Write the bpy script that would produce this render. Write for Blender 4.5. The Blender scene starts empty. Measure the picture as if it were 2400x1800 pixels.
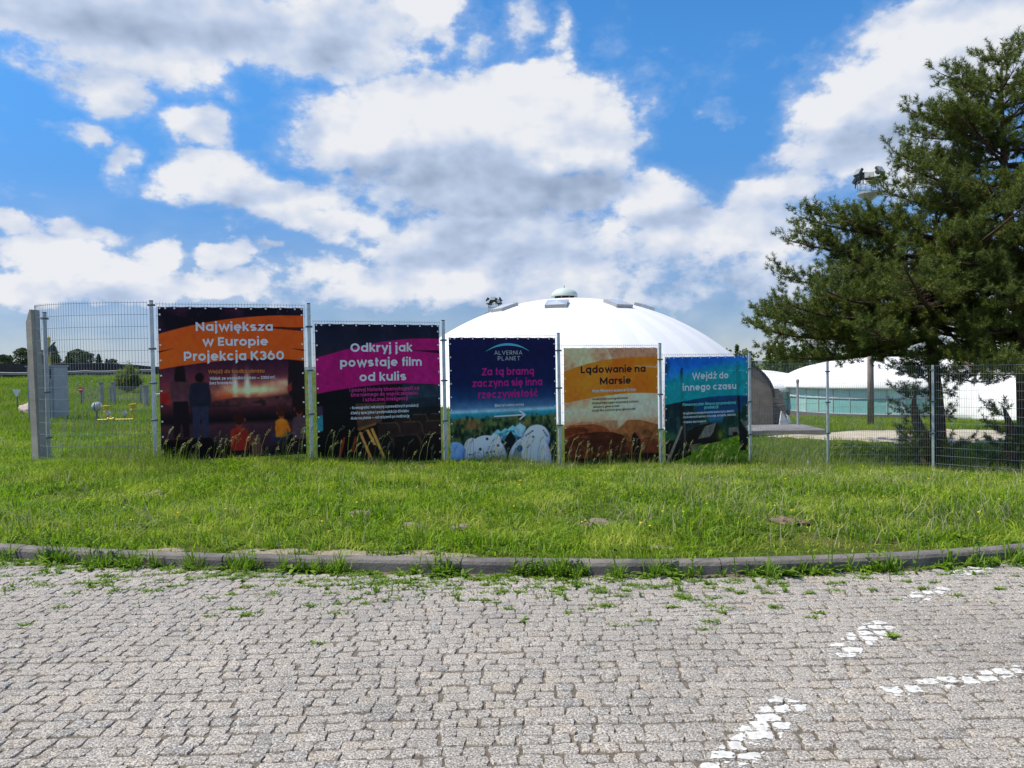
import bpy, math, random
import numpy as np
from mathutils import Vector, Matrix

SC = bpy.context.scene
COL = SC.collection
R = math.radians

# ------------------------------------------------------------------ camera
cam_d = bpy.data.cameras.new('camera')
cam = bpy.data.objects.new('camera', cam_d)
COL.objects.link(cam)
cam_d.sensor_width = 36.0
cam_d.lens = 26.0
cam_d.clip_end = 12000
cam_d.clip_start = 0.05
cam.location = (0, 0, 1.6)
cam.rotation_mode = 'QUATERNION'
cam.rotation_quaternion = (Matrix.Rotation(R(90 - 1.3), 3, 'X') @ Matrix.Rotation(R(-1.0), 3, 'Z')).to_quaternion()
SC.camera = cam

# ------------------------------------------------------------------ light and sky
SUN_DIR = Vector((-0.62, -0.04, 1.06)).normalized()      # towards the sun
SUN_EL = math.asin(SUN_DIR.z)
SUN_AZ = math.atan2(SUN_DIR.x, SUN_DIR.y)
sun_d = bpy.data.lights.new('sun', 'SUN')
sun_d.energy = 4.9
sun_d.angle = R(0.53)
sun_d.color = (1.0, 0.925, 0.79)
sun = bpy.data.objects.new('sun', sun_d)
COL.objects.link(sun)
sun.rotation_mode = 'QUATERNION'
sun.rotation_quaternion = SUN_DIR.to_track_quat('Z', 'Y')
SC.view_settings.view_transform = 'Standard'
SC.view_settings.look = 'None'
SC.view_settings.gamma = 1.0
SC.view_settings.exposure = 0.15
SC.cycles.max_bounces = 6
SC.cycles.diffuse_bounces = 3
SC.cycles.transparent_max_bounces = 8

SKY_CLOUDS=[(-0.441,0.401,0.202,0.052,1.30),(-0.297,0.397,0.169,0.038,1.10),(-0.543,0.346,0.041,0.023,0.70),(-0.492,0.326,0.048,0.029,0.90),(-0.203,0.421,0.101,0.040,0.90),(-0.106,0.448,0.073,0.020,0.80),(-0.568,0.391,0.053,0.027,0.90),(-0.525,0.267,0.026,0.014,0.75),(-0.478,0.245,0.022,0.022,0.75),(-0.387,0.293,0.040,0.021,0.80),(-0.332,0.334,0.017,0.012,0.50),(-0.276,0.325,0.023,0.010,0.50),(-0.367,0.239,0.068,0.030,1.10),(-0.290,0.218,0.069,0.034,1.00),(-0.244,0.188,0.047,0.022,0.90),(-0.060,0.304,0.190,0.062,1.50),(0.003,0.347,0.136,0.033,1.20),(0.108,0.311,0.067,0.050,1.20),(-0.194,0.290,0.084,0.045,1.10),(-0.030,0.235,0.172,0.041,1.30),(-0.063,0.169,0.142,0.042,1.00),(0.049,0.156,0.081,0.042,0.80),(0.203,0.212,0.057,0.038,1.00),(0.336,0.210,0.055,0.031,0.90),(0.279,0.169,0.115,0.032,0.90),(0.172,0.148,0.097,0.033,0.80),(0.493,0.301,0.092,0.064,1.30),(0.567,0.339,0.084,0.051,1.30),(0.386,0.292,0.043,0.031,0.55),(0.428,0.361,0.031,0.017,0.40),(0.463,0.245,0.099,0.042,1.00),(0.593,0.370,0.051,0.022,1.00),(0.348,0.259,0.033,0.022,0.50),(0.281,0.317,0.017,0.006,0.35),(-0.549,0.127,0.064,0.029,1.10),(-0.479,0.112,0.074,0.025,1.00),(-0.438,0.149,0.031,0.019,0.80),(-0.369,0.148,0.024,0.016,0.80),(-0.325,0.156,0.020,0.010,0.70),(-0.514,0.166,0.038,0.012,0.60),(-0.594,0.165,0.017,0.009,0.60),(-0.581,0.100,0.048,0.018,1.00),(-0.397,0.111,0.069,0.018,0.90),(-0.246,0.127,0.070,0.025,0.80),(-0.144,0.133,0.049,0.024,0.70),(-0.064,0.121,0.124,0.034,0.80),(-0.187,0.103,0.132,0.021,0.70),(0.049,0.113,0.124,0.031,0.70),(0.029,0.421,0.028,0.046,0.60),(0.085,0.414,0.017,0.031,0.55),(-0.018,0.401,0.022,0.029,0.50),(0.243,0.106,0.186,0.042,0.50),(0.330,0.128,0.061,0.026,0.50),(-0.057,0.416,0.019,0.031,0.45)]
SKY_SHADE=[(-0.389,0.411,0.174,0.029,1.00),(-0.239,0.394,0.105,0.015,0.50),(-0.012,0.234,0.136,0.032,1.00),(-0.099,0.229,0.074,0.020,0.60),(-0.025,0.160,0.099,0.021,0.80),(0.463,0.260,0.090,0.023,0.50),(-0.323,0.230,0.050,0.010,0.50),(-0.493,0.309,0.029,0.007,0.30),(0.049,0.143,0.087,0.015,0.60),(-0.513,0.102,0.057,0.010,0.40),(0.215,0.191,0.053,0.012,0.30),(0.580,0.373,0.052,0.013,0.60)]


world = bpy.data.worlds.new("World")
SC.world = world
world.use_nodes = True
try:
    world.cycles.sampling_method = 'MANUAL'
    world.cycles.sample_map_resolution = 512
except Exception:
    pass


class NT:
    """small helper to wire nodes"""
    def __init__(s, tree):
        s.t = tree
        s.t.nodes.clear()

    def n(s, kind, **kw):
        nd = s.t.nodes.new(kind)
        for k, v in kw.items():
            setattr(nd, k, v)
        return nd

    def put(s, sock, val):
        if isinstance(val, bpy.types.NodeSocket):
            s.t.links.new(val, sock)
        elif val is not None:
            sock.default_value = val

    def m(s, op, a, b=None, c=None, clamp=False):
        nd = s.n('ShaderNodeMath', operation=op, use_clamp=clamp)
        for i, x in enumerate((a, b, c)):
            s.put(nd.inputs[i], x)
        return nd.outputs[0]

    def v(s, op, a, b=None):
        nd = s.n('ShaderNodeVectorMath', operation=op)
        s.put(nd.inputs[0], a)
        s.put(nd.inputs[1], b)
        return nd.outputs['Value'] if op in ('DOT_PRODUCT', 'LENGTH', 'DISTANCE') else nd.outputs[0]

    def noise(s, vec, scale, detail=4, rough=0.55, dist=0.0, out=0):
        nd = s.n('ShaderNodeTexNoise')
        s.put(nd.inputs['Vector'], vec)
        nd.inputs['Scale'].default_value = scale
        nd.inputs['Detail'].default_value = detail
        nd.inputs['Roughness'].default_value = rough
        nd.inputs['Distortion'].default_value = dist
        return nd.outputs[out]

    def smooth(s, val, a, b, lo=0.0, hi=1.0):
        nd = s.n('ShaderNodeMapRange', interpolation_type='SMOOTHSTEP')
        s.put(nd.inputs[0], val)
        for i, x in enumerate((a, b, lo, hi)):
            nd.inputs[i + 1].default_value = x
        return nd.outputs[0]

    def mix(s, fac, a, b, blend='MIX'):
        nd = s.n('ShaderNodeMix', data_type='RGBA', blend_type=blend)
        s.put(nd.inputs[0], fac)
        for sock, x in ((nd.inputs[6], a), (nd.inputs[7], b)):
            if not isinstance(x, bpy.types.NodeSocket):
                x = tuple(x) + ((1.0,) if len(x) == 3 else ())
            s.put(sock, x)
        return nd.outputs[2]

    def ramp(s, fac, stops):
        nd = s.n('ShaderNodeValToRGB')
        s.put(nd.inputs[0], fac)
        e = nd.color_ramp.elements
        e[0].position, e[0].color = stops[0][0], tuple(stops[0][1]) + (1,)
        e[1].position, e[1].color = stops[-1][0], tuple(stops[-1][1]) + (1,)
        for p, c in stops[1:-1]:
            k = e.new(p)
            k.color = tuple(c) + (1,)
        return nd.outputs[0]


def build_world():
    w = NT(world.node_tree)
    out = w.n('ShaderNodeOutputWorld')
    bg = w.n('ShaderNodeBackground')
    w.t.links.new(bg.outputs[0], out.inputs[0])
    sky = w.n('ShaderNodeTexSky', sky_type='NISHITA', sun_disc=False)
    sky.sun_elevation = SUN_EL
    sky.sun_rotation = SUN_AZ
    sky.air_density = 1.0
    sky.dust_density = 0.15
    sky.ozone_density = 2.0
    tc = w.n('ShaderNodeTexCoord')
    d = w.v('NORMALIZE', tc.outputs['Generated'])
    sep = w.n('ShaderNodeSeparateXYZ')
    w.put(sep.inputs[0], d)
    x, y, z = sep.outputs
    az = w.m('ARCTAN2', x, y)
    el = w.m('ARCSINE', z)
    # clouds drift over the whole dome; flattened towards the horizon
    dsc = w.v('MULTIPLY', d, (1.0, 1.0, 1.5))
    wn = w.n('ShaderNodeTexNoise')
    w.put(wn.inputs['Vector'], dsc)
    wn.inputs['Scale'].default_value = 7.0
    wn.inputs['Detail'].default_value = 5.0
    wn.inputs['Roughness'].default_value = 0.6
    warp = w.v('MULTIPLY', w.v('SUBTRACT', wn.outputs[1], (0.5, 0.5, 0.5)), (0.16, 0.09, 0.0))
    cb = w.n('ShaderNodeCombineXYZ')
    w.put(cb.inputs[0], az)
    w.put(cb.inputs[1], el)
    P = w.v('ADD', cb.outputs[0], warp)

    def field(blobs, pw, k=1.0, Q=None):
        acc = None
        for (a, e, ra, re, s) in blobs:
            q = w.v('MULTIPLY', w.v('SUBTRACT', Q or P, (a, e, 0)), (k / ra, k / re, 0))
            r2 = w.v('DOT_PRODUCT', q, q)
            f = w.m('MULTIPLY_ADD', w.m('MINIMUM', r2, 4.0), -0.55 * s, s)
            acc = f if acc is None else w.m('SMOOTH_MAX', acc, f, 0.25)
        return acc
    F = field(SKY_CLOUDS, 1)
    # elsewhere over the dome (outside the photo) scattered clouds from noise
    fill = w.m('MULTIPLY_ADD', w.noise(dsc, 2.6, 3, 0.5), 5.0, -2.55)
    wide = w.smooth(w.m('ABSOLUTE', az), 0.66, 0.85)
    high = w.smooth(el, 0.46, 0.62)
    outside = w.m('MAXIMUM', wide, high)
    F = w.m('ADD', w.m('MULTIPLY', F, w.m('SUBTRACT', 1.0, outside)), w.m('MULTIPLY', fill, outside))
    n1 = w.noise(dsc, 9.0, 12, 0.65)
    s1 = w.noise(dsc, 11.0, 3.5, 0.5)
    s2 = w.noise(w.v('ADD', dsc, (-0.016, 0.0, 0.030)), 11.0, 3.5, 0.5)
    vor = w.n('ShaderNodeTexVoronoi', feature='SMOOTH_F1')
    w.put(vor.inputs['Vector'], w.v('ADD', dsc, w.v('MULTIPLY', wn.outputs[1], (0.05, 0.05, 0.05))))
    vor.inputs['Scale'].default_value = 26.0
    vor.inputs['Detail'].default_value = 2.0
    vor.inputs['Smoothness'].default_value = 0.5
    puff = w.m('SUBTRACT', 0.5, vor.outputs['Distance'])
    dens = w.m('ADD', w.m('MULTIPLY_ADD', w.m('SUBTRACT', n1, 0.5), 2.7, F), w.m('MULTIPLY', puff, 0.45))
    alpha = w.m('ADD', w.m('MULTIPLY', w.smooth(dens, -0.55, 0.5), 0.35), w.m('MULTIPLY', w.smooth(dens, -0.05, 0.45), 0.65))
    # thin veil low over the horizon
    veil = w.m('MULTIPLY', w.smooth(el, 0.26, 0.06), w.m('MULTIPLY_ADD', w.noise(dsc, 4.0, 7, 0.6), 1.9, -0.42, clamp=True))
    alpha = w.m('MAXIMUM', alpha, w.m('MULTIPLY', veil, 0.55), clamp=True)
    # underside grey where the cloud is thick
    S = w.m('MAXIMUM', field(SKY_SHADE, 1, .72), 0.0)
    S = w.m('MULTIPLY', S, w.smooth(F, -0.2, 0.7))
    relief = w.m('MULTIPLY', w.m('SUBTRACT', s1, s2), 1.1)
    P_UP = w.v('ADD', P, (-0.012, 0.035, 0.0))
    big = [b for b in SKY_CLOUDS if b[4] >= 0.8]
    top = w.m('SUBTRACT', field(big, 1, 1.0), field(big, 1, 1.0, P_UP))
    relief = w.m('ADD', relief, w.m('MULTIPLY', w.m('MAXIMUM', w.m('MINIMUM', top, 0.6), -0.6), 0.17))
    lit = w.m('ADD', w.m('ADD', w.m('MULTIPLY_ADD', S, -0.37, 0.88), w.m('MULTIPLY', w.m('SUBTRACT', w.noise(w.v('ADD', dsc, (3.1, .4, .2)), 5.0, 3, 0.5), 0.5), 0.45)), relief)
    lit = w.m('ADD', lit, w.m('MULTIPLY', w.smooth(dens, 0.2, 1.1), 0.07))
    lit = w.m('MINIMUM', w.m('MAXIMUM', lit, 0.22), 1.06)
    ccol = w.ramp(lit, ((0.0, (0.20, 0.27, 0.38)), (0.40, (0.36, 0.46, 0.65)), (0.72, (0.60, 0.71, 0.92)), (1.0, (0.95, 0.97, 1.02))))
    # clear sky
    hs = w.n('ShaderNodeHueSaturation')
    hs.inputs['Saturation'].default_value = SKY_SAT
    hs.inputs['Value'].default_value = SKY_VAL
    w.put(hs.inputs['Color'], w.mix(1.0, sky.outputs[0], w.mix(w.smooth(el, .02, .42), SKY_LOW, SKY_TINT), 'MULTIPLY'))
    cl = w.mix(1.0, ccol, (CLOUD_GAIN,) * 3, 'MULTIPLY')
    w.put(bg.inputs[0], w.mix(alpha, hs.outputs[0], cl))
    bg.inputs[1].default_value = SKY_STRENGTH


SKY_STRENGTH = 0.11
SKY_SAT = 1.13
SKY_VAL = 1.0
SKY_TINT = (0.90, 1.24, 1.50)
SKY_LOW = (0.46, 0.55, 0.78)
CLOUD_GAIN = 7.2
build_world()

# ------------------------------------------------------------------ helpers
rng = np.random.default_rng(7)
random.seed(7)


def tag(o, label=None, cat=None, group=None, kind=None):
    if label: o['label'] = label
    if cat: o['category'] = cat
    if group: o['group'] = group
    if kind: o['kind'] = kind
    return o


def empty(name, loc, rz=0.0, label=None, cat=None, group=None):
    o = bpy.data.objects.new(name, None)
    COL.objects.link(o)
    o.location = loc
    o.rotation_euler = (0, 0, rz)
    o.empty_display_size = 0.2
    return tag(o, label, cat, group)


def link(name, me, parent=None, loc=None, rot=None):
    o = bpy.data.objects.new(name, me)
    COL.objects.link(o)
    if parent is not None: o.parent = parent
    if loc is not None: o.location = loc
    if rot is not None: o.rotation_euler = rot
    return o


def copy_tree(o, parent=None):
    c = o.copy()
    COL.objects.link(c)
    c.parent = parent
    for ch in list(o.children):
        copy_tree(ch, c)
    return c


def mesh_np(name, verts, faces, mats, parent=None, loc=None, fmat=None, smooth=False, rot=None):
    """faces: list of (n,k) int arrays (k = 3 or 4)"""
    verts = np.asarray(verts, dtype=np.float32)
    if not isinstance(faces, (list, tuple)): faces = [faces]
    faces = [np.asarray(f, dtype=np.int32) for f in faces if len(f)]
    me = bpy.data.meshes.new(name)
    me.vertices.add(len(verts))
    me.vertices.foreach_set('co', verts.ravel())
    li = np.concatenate([f.ravel() for f in faces])
    tot = np.concatenate([np.full(len(f), f.shape[1], np.int32) for f in faces])
    st = np.concatenate([[0], np.cumsum(tot)[:-1]]).astype(np.int32)
    me.loops.add(len(li))
    me.loops.foreach_set('vertex_index', li)
    me.polygons.add(len(tot))
    me.polygons.foreach_set('loop_start', st)
    me.polygons.foreach_set('loop_total', tot)
    if fmat is not None: me.polygons.foreach_set('material_index', np.asarray(fmat, np.int32))
    me.polygons.foreach_set('use_smooth', np.full(len(tot), smooth))
    for m in (mats if isinstance(mats, (list, tuple)) else [mats]): me.materials.append(m)
    me.update(calc_edges=True)
    return link(name, me, parent, loc, rot)


class MB:
    """collects simple solids into one mesh"""
    def __init__(s):
        s.v, s.f, s.m, s.n = [], [], [], 0

    def add(s, v, f, m=0, M=None):
        v = [Vector(p) for p in v]
        if M is not None: v = [M @ p for p in v]
        s.v += [tuple(p) for p in v]
        s.f += [tuple(i + s.n for i in q) for q in f]
        s.m += [m] * len(f)
        s.n += len(v)
        return s

    def box(s, lo, hi, m=0, M=None, bev=0.0):
        x0, y0, z0 = lo
        x1, y1, z1 = hi
        if bev <= 0:
            v = [(x0, y0, z0), (x1, y0, z0), (x1, y1, z0), (x0, y1, z0), (x0, y0, z1), (x1, y0, z1), (x1, y1, z1), (x0, y1, z1)]
            f = [(0, 3, 2, 1), (4, 5, 6, 7), (0, 1, 5, 4), (1, 2, 6, 5), (2, 3, 7, 6), (3, 0, 4, 7)]
            return s.add(v, f, m, M)
        b = bev
        poly = [(x0 + b, y0), (x1 - b, y0), (x1, y0 + b), (x1, y1 - b), (x1 - b, y1), (x0 + b, y1), (x0, y1 - b), (x0, y0 + b)]
        inn = [(min(max(x, x0 + b), x1 - b), min(max(y, y0 + b), y1 - b)) for x, y in poly]
        v = [(x, y, z0) for x, y in poly] + [(x, y, z1 - b) for x, y in poly] + [(x, y, z1) for x, y in inn]
        f = [tuple(range(7, -1, -1))]
        for i in range(8):
            j = (i + 1) % 8
            f += [(i, j, 8 + j, 8 + i), (8 + i, 8 + j, 16 + j, 16 + i)]
        f.append(tuple(range(16, 24)))
        return s.add(v, f, m, M)

    def tube(s, pts, r, seg=8, m=0, caps=True, M=None):
        pts = [Vector(p) for p in pts]
        rr = r if isinstance(r, (list, tuple)) else [r] * len(pts)
        v, f = [], []
        prev = None
        for i, p in enumerate(pts):
            t = (pts[min(i + 1, len(pts) - 1)] - pts[max(i - 1, 0)]).normalized()
            if prev is None:
                a = t.orthogonal().normalized()
            else:
                a = (prev - t * prev.dot(t)).normalized()
            prev = a
            b = t.cross(a)
            for k in range(seg):
                g = 2 * math.pi * k / seg
                v.append(p + (a * math.cos(g) + b * math.sin(g)) * rr[i])
        for i in range(len(pts) - 1):
            for k in range(seg):
                j = (k + 1) % seg
                f.append((i * seg + k, i * seg + j, (i + 1) * seg + j, (i + 1) * seg + k))
        if caps:
            f.append(tuple(range(seg - 1, -1, -1)))
            f.append(tuple((len(pts) - 1) * seg + k for k in range(seg)))
        return s.add(v, f, m, M)

    def lathe(s, prof, seg=24, m=0, M=None):
        """profile [(r, z)...] turned about z"""
        v, f = [], []
        for (r, z) in prof:
            for k in range(seg):
                g = 2 * math.pi * k / seg
                v.append((r * math.cos(g), r * math.sin(g), z))
        for i in range(len(prof) - 1):
            for k in range(seg):
                j = (k + 1) % seg
                f.append((i * seg + k, i * seg + j, (i + 1) * seg + j, (i + 1) * seg + k))
        if prof[0][0] > 1e-6: f.append(tuple(range(seg - 1, -1, -1)))
        if prof[-1][0] > 1e-6: f.append(tuple((len(prof) - 1) * seg + k for k in range(seg)))
        return s.add(v, f, m, M)

    def prism(s, poly, y0, y1, m=0, M=None):
        """polygon in x-z extruded along y"""
        n = len(poly)
        v = [(x, y0, z) for x, z in poly] + [(x, y1, z) for x, z in poly]
        f = [tuple(range(n)), tuple(range(2 * n - 1, n - 1, -1))]
        for i in range(n):
            j = (i + 1) % n
            f.append((i, i + n, j + n, j))
        return s.add(v, f, m, M)

    def build(s, name, mats, parent=None, loc=None, smooth=False, rot=None):
        me = bpy.data.meshes.new(name)
        me.from_pydata(s.v, [], s.f)
        for m in (mats if isinstance(mats, (list, tuple)) else [mats]): me.materials.append(m)
        me.polygons.foreach_set('material_index', s.m)
        me.polygons.foreach_set('use_smooth', [smooth] * len(s.f))
        me.update()
        return link(name, me, parent, loc, rot)


def mat(name, col, rough=0.7, var=0.15, scale=6.0, metal=0.0, bump=0.0, bscale=60.0, col2=None, spec=0.4, detail=5, coord='Object'):
    """procedural principled material: two noise layers vary the base colour"""
    m = bpy.data.materials.new(name)
    m.use_nodes = True
    t = NT(m.node_tree)
    out = t.n('ShaderNodeOutputMaterial')
    bs = t.n('ShaderNodeBsdfPrincipled')
    t.t.links.new(bs.outputs[0], out.inputs[0])
    tc = t.n('ShaderNodeTexCoord').outputs[coord]
    n = t.noise(tc, scale, detail, 0.6)
    c2 = col2 if col2 else tuple(c * (1 - var) for c in col)
    c1 = col if col2 else tuple(min(1, c * (1 + var)) for c in col)
    t.put(bs.inputs['Base Color'], t.mix(t.smooth(n, 0.32, 0.68), c1, c2))
    bs.inputs['Roughness'].default_value = rough
    bs.inputs['Metallic'].default_value = metal
    bs.inputs['Specular IOR Level'].default_value = spec
    if bump > 0:
        b = t.n('ShaderNodeBump')
        b.inputs['Strength'].default_value = bump
        b.inputs['Distance'].default_value = 0.02
        t.put(b.inputs['Height'], t.noise(tc, bscale, 5, 0.65))
        t.t.links.new(b.outputs[0], bs.inputs['Normal'])
    return m


def leaf_mat(name, c1, c2, c3=None, trans=0.35, scale=0.8, rough=0.55):
    """foliage: colour varies per leaf and by clump; some light comes through"""
    m = bpy.data.materials.new(name)
    m.use_nodes = True
    t = NT(m.node_tree)
    out = t.n('ShaderNodeOutputMaterial')
    geo = t.n('ShaderNodeNewGeometry')
    tc = t.n('ShaderNodeTexCoord').outputs['Object']
    rnd = geo.outputs['Random Per Island']
    col = t.mix(t.smooth(rnd, 0.0, 1.0), c1, c2)
    if c3 is not None:
        col = t.mix(t.smooth(t.noise(tc, scale, 4, 0.6), 0.42, 0.66), col, c3)
    bs = t.n('ShaderNodeBsdfPrincipled')
    t.put(bs.inputs['Base Color'], col)
    bs.inputs['Roughness'].default_value = rough
    bs.inputs['Specular IOR Level'].default_value = 0.25
    tr = t.n('ShaderNodeBsdfTranslucent')
    t.put(tr.inputs[0], t.mix(1.0, col, (1.05, 1.3, 0.5), 'MULTIPLY'))
    mx = t.n('ShaderNodeMixShader')
    mx.inputs[0].default_value = trans
    t.t.links.new(bs.outputs[0], mx.inputs[1])
    t.t.links.new(tr.outputs[0], mx.inputs[2])
    t.t.links.new(mx.outputs[0], out.inputs[0])
    return m

# ------------------------------------------------------------------ terrain
KX = np.array([-60, -30, -16, -11, -8, -6.2, -4.55, -2.85, -1.36, 0, .97, 1.45, 2.26, 3.31, 3.99, 5.2, 7, 10, 16, 30, 60.])
KY = np.array([22, 20, 14, 10.2, 8.0, 7.15, 6.47, 6.10, 5.86, 5.69, 5.61, 5.59, 5.60, 5.70, 5.84, 6.15, 7.0, 9, 12, 16, 18.])


def kerb_y(x):
    """front foot of the kerb"""
    x = np.asarray(x, float)
    s = 0.0
    for d in (-.5, -.25, 0, .25, .5): s = s + np.interp(x + d, KX, KY)
    return s / 5


# (x, y, z) levels of the ground, pavement = 0
LEVELS = np.array([
    (-20, 16, .25), (-12, 11, .2), (-6.5, 7.8, .1), (-4.6, 6.8, .075), (-2.8, 6.4, .075), (0, 5.9, .075), (1.5, 5.8, .075), (4, 6.1, .07), (7, 7.5, 0.02), (11, 10, -.25), (16, 13, -.6),
    (-8.3, 13, .07), (-6.0, 12.4, .05), (-3.6, 13.2, -.09), (-1.3, 14.3, -.29), (1, 15.4, -.52), (3.3, 16.5, -.74), (5.6, 17.5, -.92), (7.9, 18.6, -1.1), (10.4, 18.2, -1.2), (12.1, 16.4, -1.2), (14, 14, -.9),
    (-2, 9, .02), (2, 10, -.07), (5, 12, -.32), (-6, 9.5, .09), (8, 13, -.5),
    (-15.5, 25, .1), (-13, 24, .08), (-20, 28, .26), (-24, 36, .1), (-10, 35, -.1), (-14, 36, 0), (-23, 45, .55), (-10, 45, .3), (-35, 45, .7),
    (-45, 60, 1.36), (-30, 60, 1.36), (-14, 60, 1.0), (-60, 62, 1.4), (-5, 60, -.2), (-20, 75, 1.5), (-50, 78, 1.5),
    (0, 25, -1.0), (4, 40, -1.85), (4, 55, -2.0), (-10, 52, -1.2), (20, 55, -2.6), (10, 25, -1.05), (15, 26, -1.05), (21, 43, -2.3), (17, 30, -1.15), (24, 26, -1.1),
    (30, 60, -3.1), (40, 60, -3.2), (20, 70, -3.2), (50, 70, -3.2), (60, 50, -2.8), (35, 35, -1.6), (10, 75, -2.6)], float)


def _tps_fit():
    P = LEVELS[:, :2]
    n = len(P)
    d = np.hypot(P[:, None, 0] - P[None, :, 0], P[:, None, 1] - P[None, :, 1])
    K = np.where(d > 0, d * d * np.log(d + 1e-9), 0) + np.eye(n) * 1.5
    A = np.zeros((n + 3, n + 3))
    A[:n, :n] = K
    A[:n, n:] = np.c_[np.ones(n), P]
    A[n:, :n] = np.c_[np.ones(n), P].T
    return np.linalg.solve(A, np.r_[LEVELS[:, 2], 0, 0, 0])


_W = _tps_fit()


def sstep(a, b, x):
    t = np.clip((x - a) / (b - a), 0, 1)
    return t * t * (3 - 2 * t)


def ground(x, y):
    x = np.atleast_1d(np.asarray(x, float))
    y = np.atleast_1d(np.asarray(y, float))
    x, y = np.broadcast_arrays(x, y)
    sh = x.shape
    xf, yf = x.ravel(), y.ravel()
    out = np.zeros(len(xf))
    P = LEVELS[:, :2]
    for i in range(0, len(xf), 60000):
        xs, ys = xf[i:i + 60000], yf[i:i + 60000]
        d = np.hypot(xs[:, None] - P[:, 0], ys[:, None] - P[:, 1])
        out[i:i + 60000] = (d * d * np.log(d + 1e-9)) @ _W[:-3] + _W[-3] + _W[-2] * xs + _W[-1] * ys
    r = np.hypot(xf, yf - 20)
    far = np.where(xf < -8, 0.9, np.clip(0.9 - (xf + 8) * .2, -3.4, .9))
    t = sstep(62, 95, r)
    out = np.clip(out, -3.6, 1.7) * (1 - t) + far * t
    t2 = sstep(300, 900, r)
    out = out * (1 - t2) + (-1.5) * t2
    near = sstep(.1, 1.2, yf - kerb_y(xf))
    out += near * (.025 * np.sin(xf * 1.7 + yf * .6) + .02 * np.sin(yf * 2.3 - xf * .9) + .012 * np.sin(xf * 4.1 + 1) * np.sin(yf * 3.7))
    return out.reshape(sh)


def gz(x, y): return float(ground([x], [y])[0])


def ground_mat():
    m = bpy.data.materials.new('turf_soil')
    m.use_nodes = True
    t = NT(m.node_tree)
    out = t.n('ShaderNodeOutputMaterial')
    bs = t.n('ShaderNodeBsdfPrincipled')
    t.t.links.new(bs.outputs[0], out.inputs[0])
    tc = t.n('ShaderNodeTexCoord').outputs['Object']
    a = t.noise(tc, 0.5, 8, 0.65)
    b = t.noise(tc, 14, 6, 0.7)
    c = t.mix(t.smooth(b, .35, .65), (.035, .055, .010), (.10, .135, .02))
    c = t.mix(t.smooth(a, .52, .68), c, (.12, .125, .035))
    t.put(bs.inputs['Base Color'], c)
    bs.inputs['Roughness'].default_value = .9
    bs.inputs['Specular IOR Level'].default_value = .1
    bp = t.n('ShaderNodeBump')
    bp.inputs['Strength'].default_value = .8
    bp.inputs['Distance'].default_value = .05
    t.put(bp.inputs['Height'], t.noise(tc, 30, 6, .7))
    t.t.links.new(bp.outputs[0], bs.inputs['Normal'])
    return m


M_GROUND = ground_mat()
M_SAND = mat('sand', (.36, .30, .22), .95, .3, 26, bump=.8, bscale=60, col2=(.22, .185, .135))
M_BED = mat('joint_sand', (.235, .195, .15), .95, .35, 22, bump=.8, bscale=160, col2=(.14, .115, .085))


def grid_sheet(name, xs, ys_of, mt, kind='structure', zf=None, label=None):
    X = np.repeat(xs[None, :], len(ys_of), 0)
    Y = np.stack([f(xs) for f in ys_of])
    Z = zf(X, Y)
    nx, ny = X.shape[1], X.shape[0]
    i = np.arange(nx * ny).reshape(ny, nx)
    q = np.stack([i[:-1, :-1], i[:-1, 1:], i[1:, 1:], i[1:, :-1]], -1).reshape(-1, 4)
    o = mesh_np(name, np.stack([X, Y, Z], -1).reshape(-1, 3), q, mt, smooth=True)
    return tag(o, label, None, None, kind)


xs = np.unique(np.r_[-6000, -3000, -1500, -800, -400, -250, -160, -120, np.arange(-100, -30, 5), np.arange(-30, -16, 1.), np.arange(-16, 20, .3), np.arange(20, 40, 1.), np.arange(40, 100, 5), 120, 160, 250, 400, 800, 1500, 3000, 6000])
ts = np.r_[.085, .12, np.arange(.3, 16, .3), np.arange(16, 40, 1.), np.arange(40, 110, 4), 130, 170, 250, 400, 800, 1500, 3000, 8000]
grid_sheet('grass_ground', xs, [(lambda x, t=t: kerb_y(x) + t) for t in ts], M_GROUND, zf=ground, label='grass covered ground sloping away behind the kerb')
tb = np.r_[-8000, -3000, -900, -300, -100, -40, -20, -12, np.arange(-8, .01, .5), .10]
grid_sheet('paving_bed', xs, [(lambda x, t=t: kerb_y(x) + t) for t in tb], M_BED, zf=lambda X, Y: np.full(X.shape, -.0058), label='grey brown sand bed showing in the joints of the cobbles')


# far low hills all round
def hills():
    v, f = [], []
    n = 160
    for i in range(n):
        a = 2 * math.pi * i / n
        h = 14 + 9 * math.sin(a * 5 + 1) + 7 * math.sin(a * 13) + 4 * math.sin(a * 29 + 2)
        for (r, z) in ((2300, -3), (2500, h * .6), (2700, h), (3200, -3)):
            v.append((math.sin(a) * r, math.cos(a) * r, z))
    for i in range(n):
        j = (i + 1) % n
        for k in range(3):
            f.append((i * 4 + k, j * 4 + k, j * 4 + k + 1, i * 4 + k + 1))
    m = mat('hill_forest', (.075, .105, .115), .95, .2, .01)
    o = MB().add(v, f).build('hills', m, smooth=True)
    tag(o, 'low wooded hills far off on the horizon', None, None, 'structure')


hills()


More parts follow.
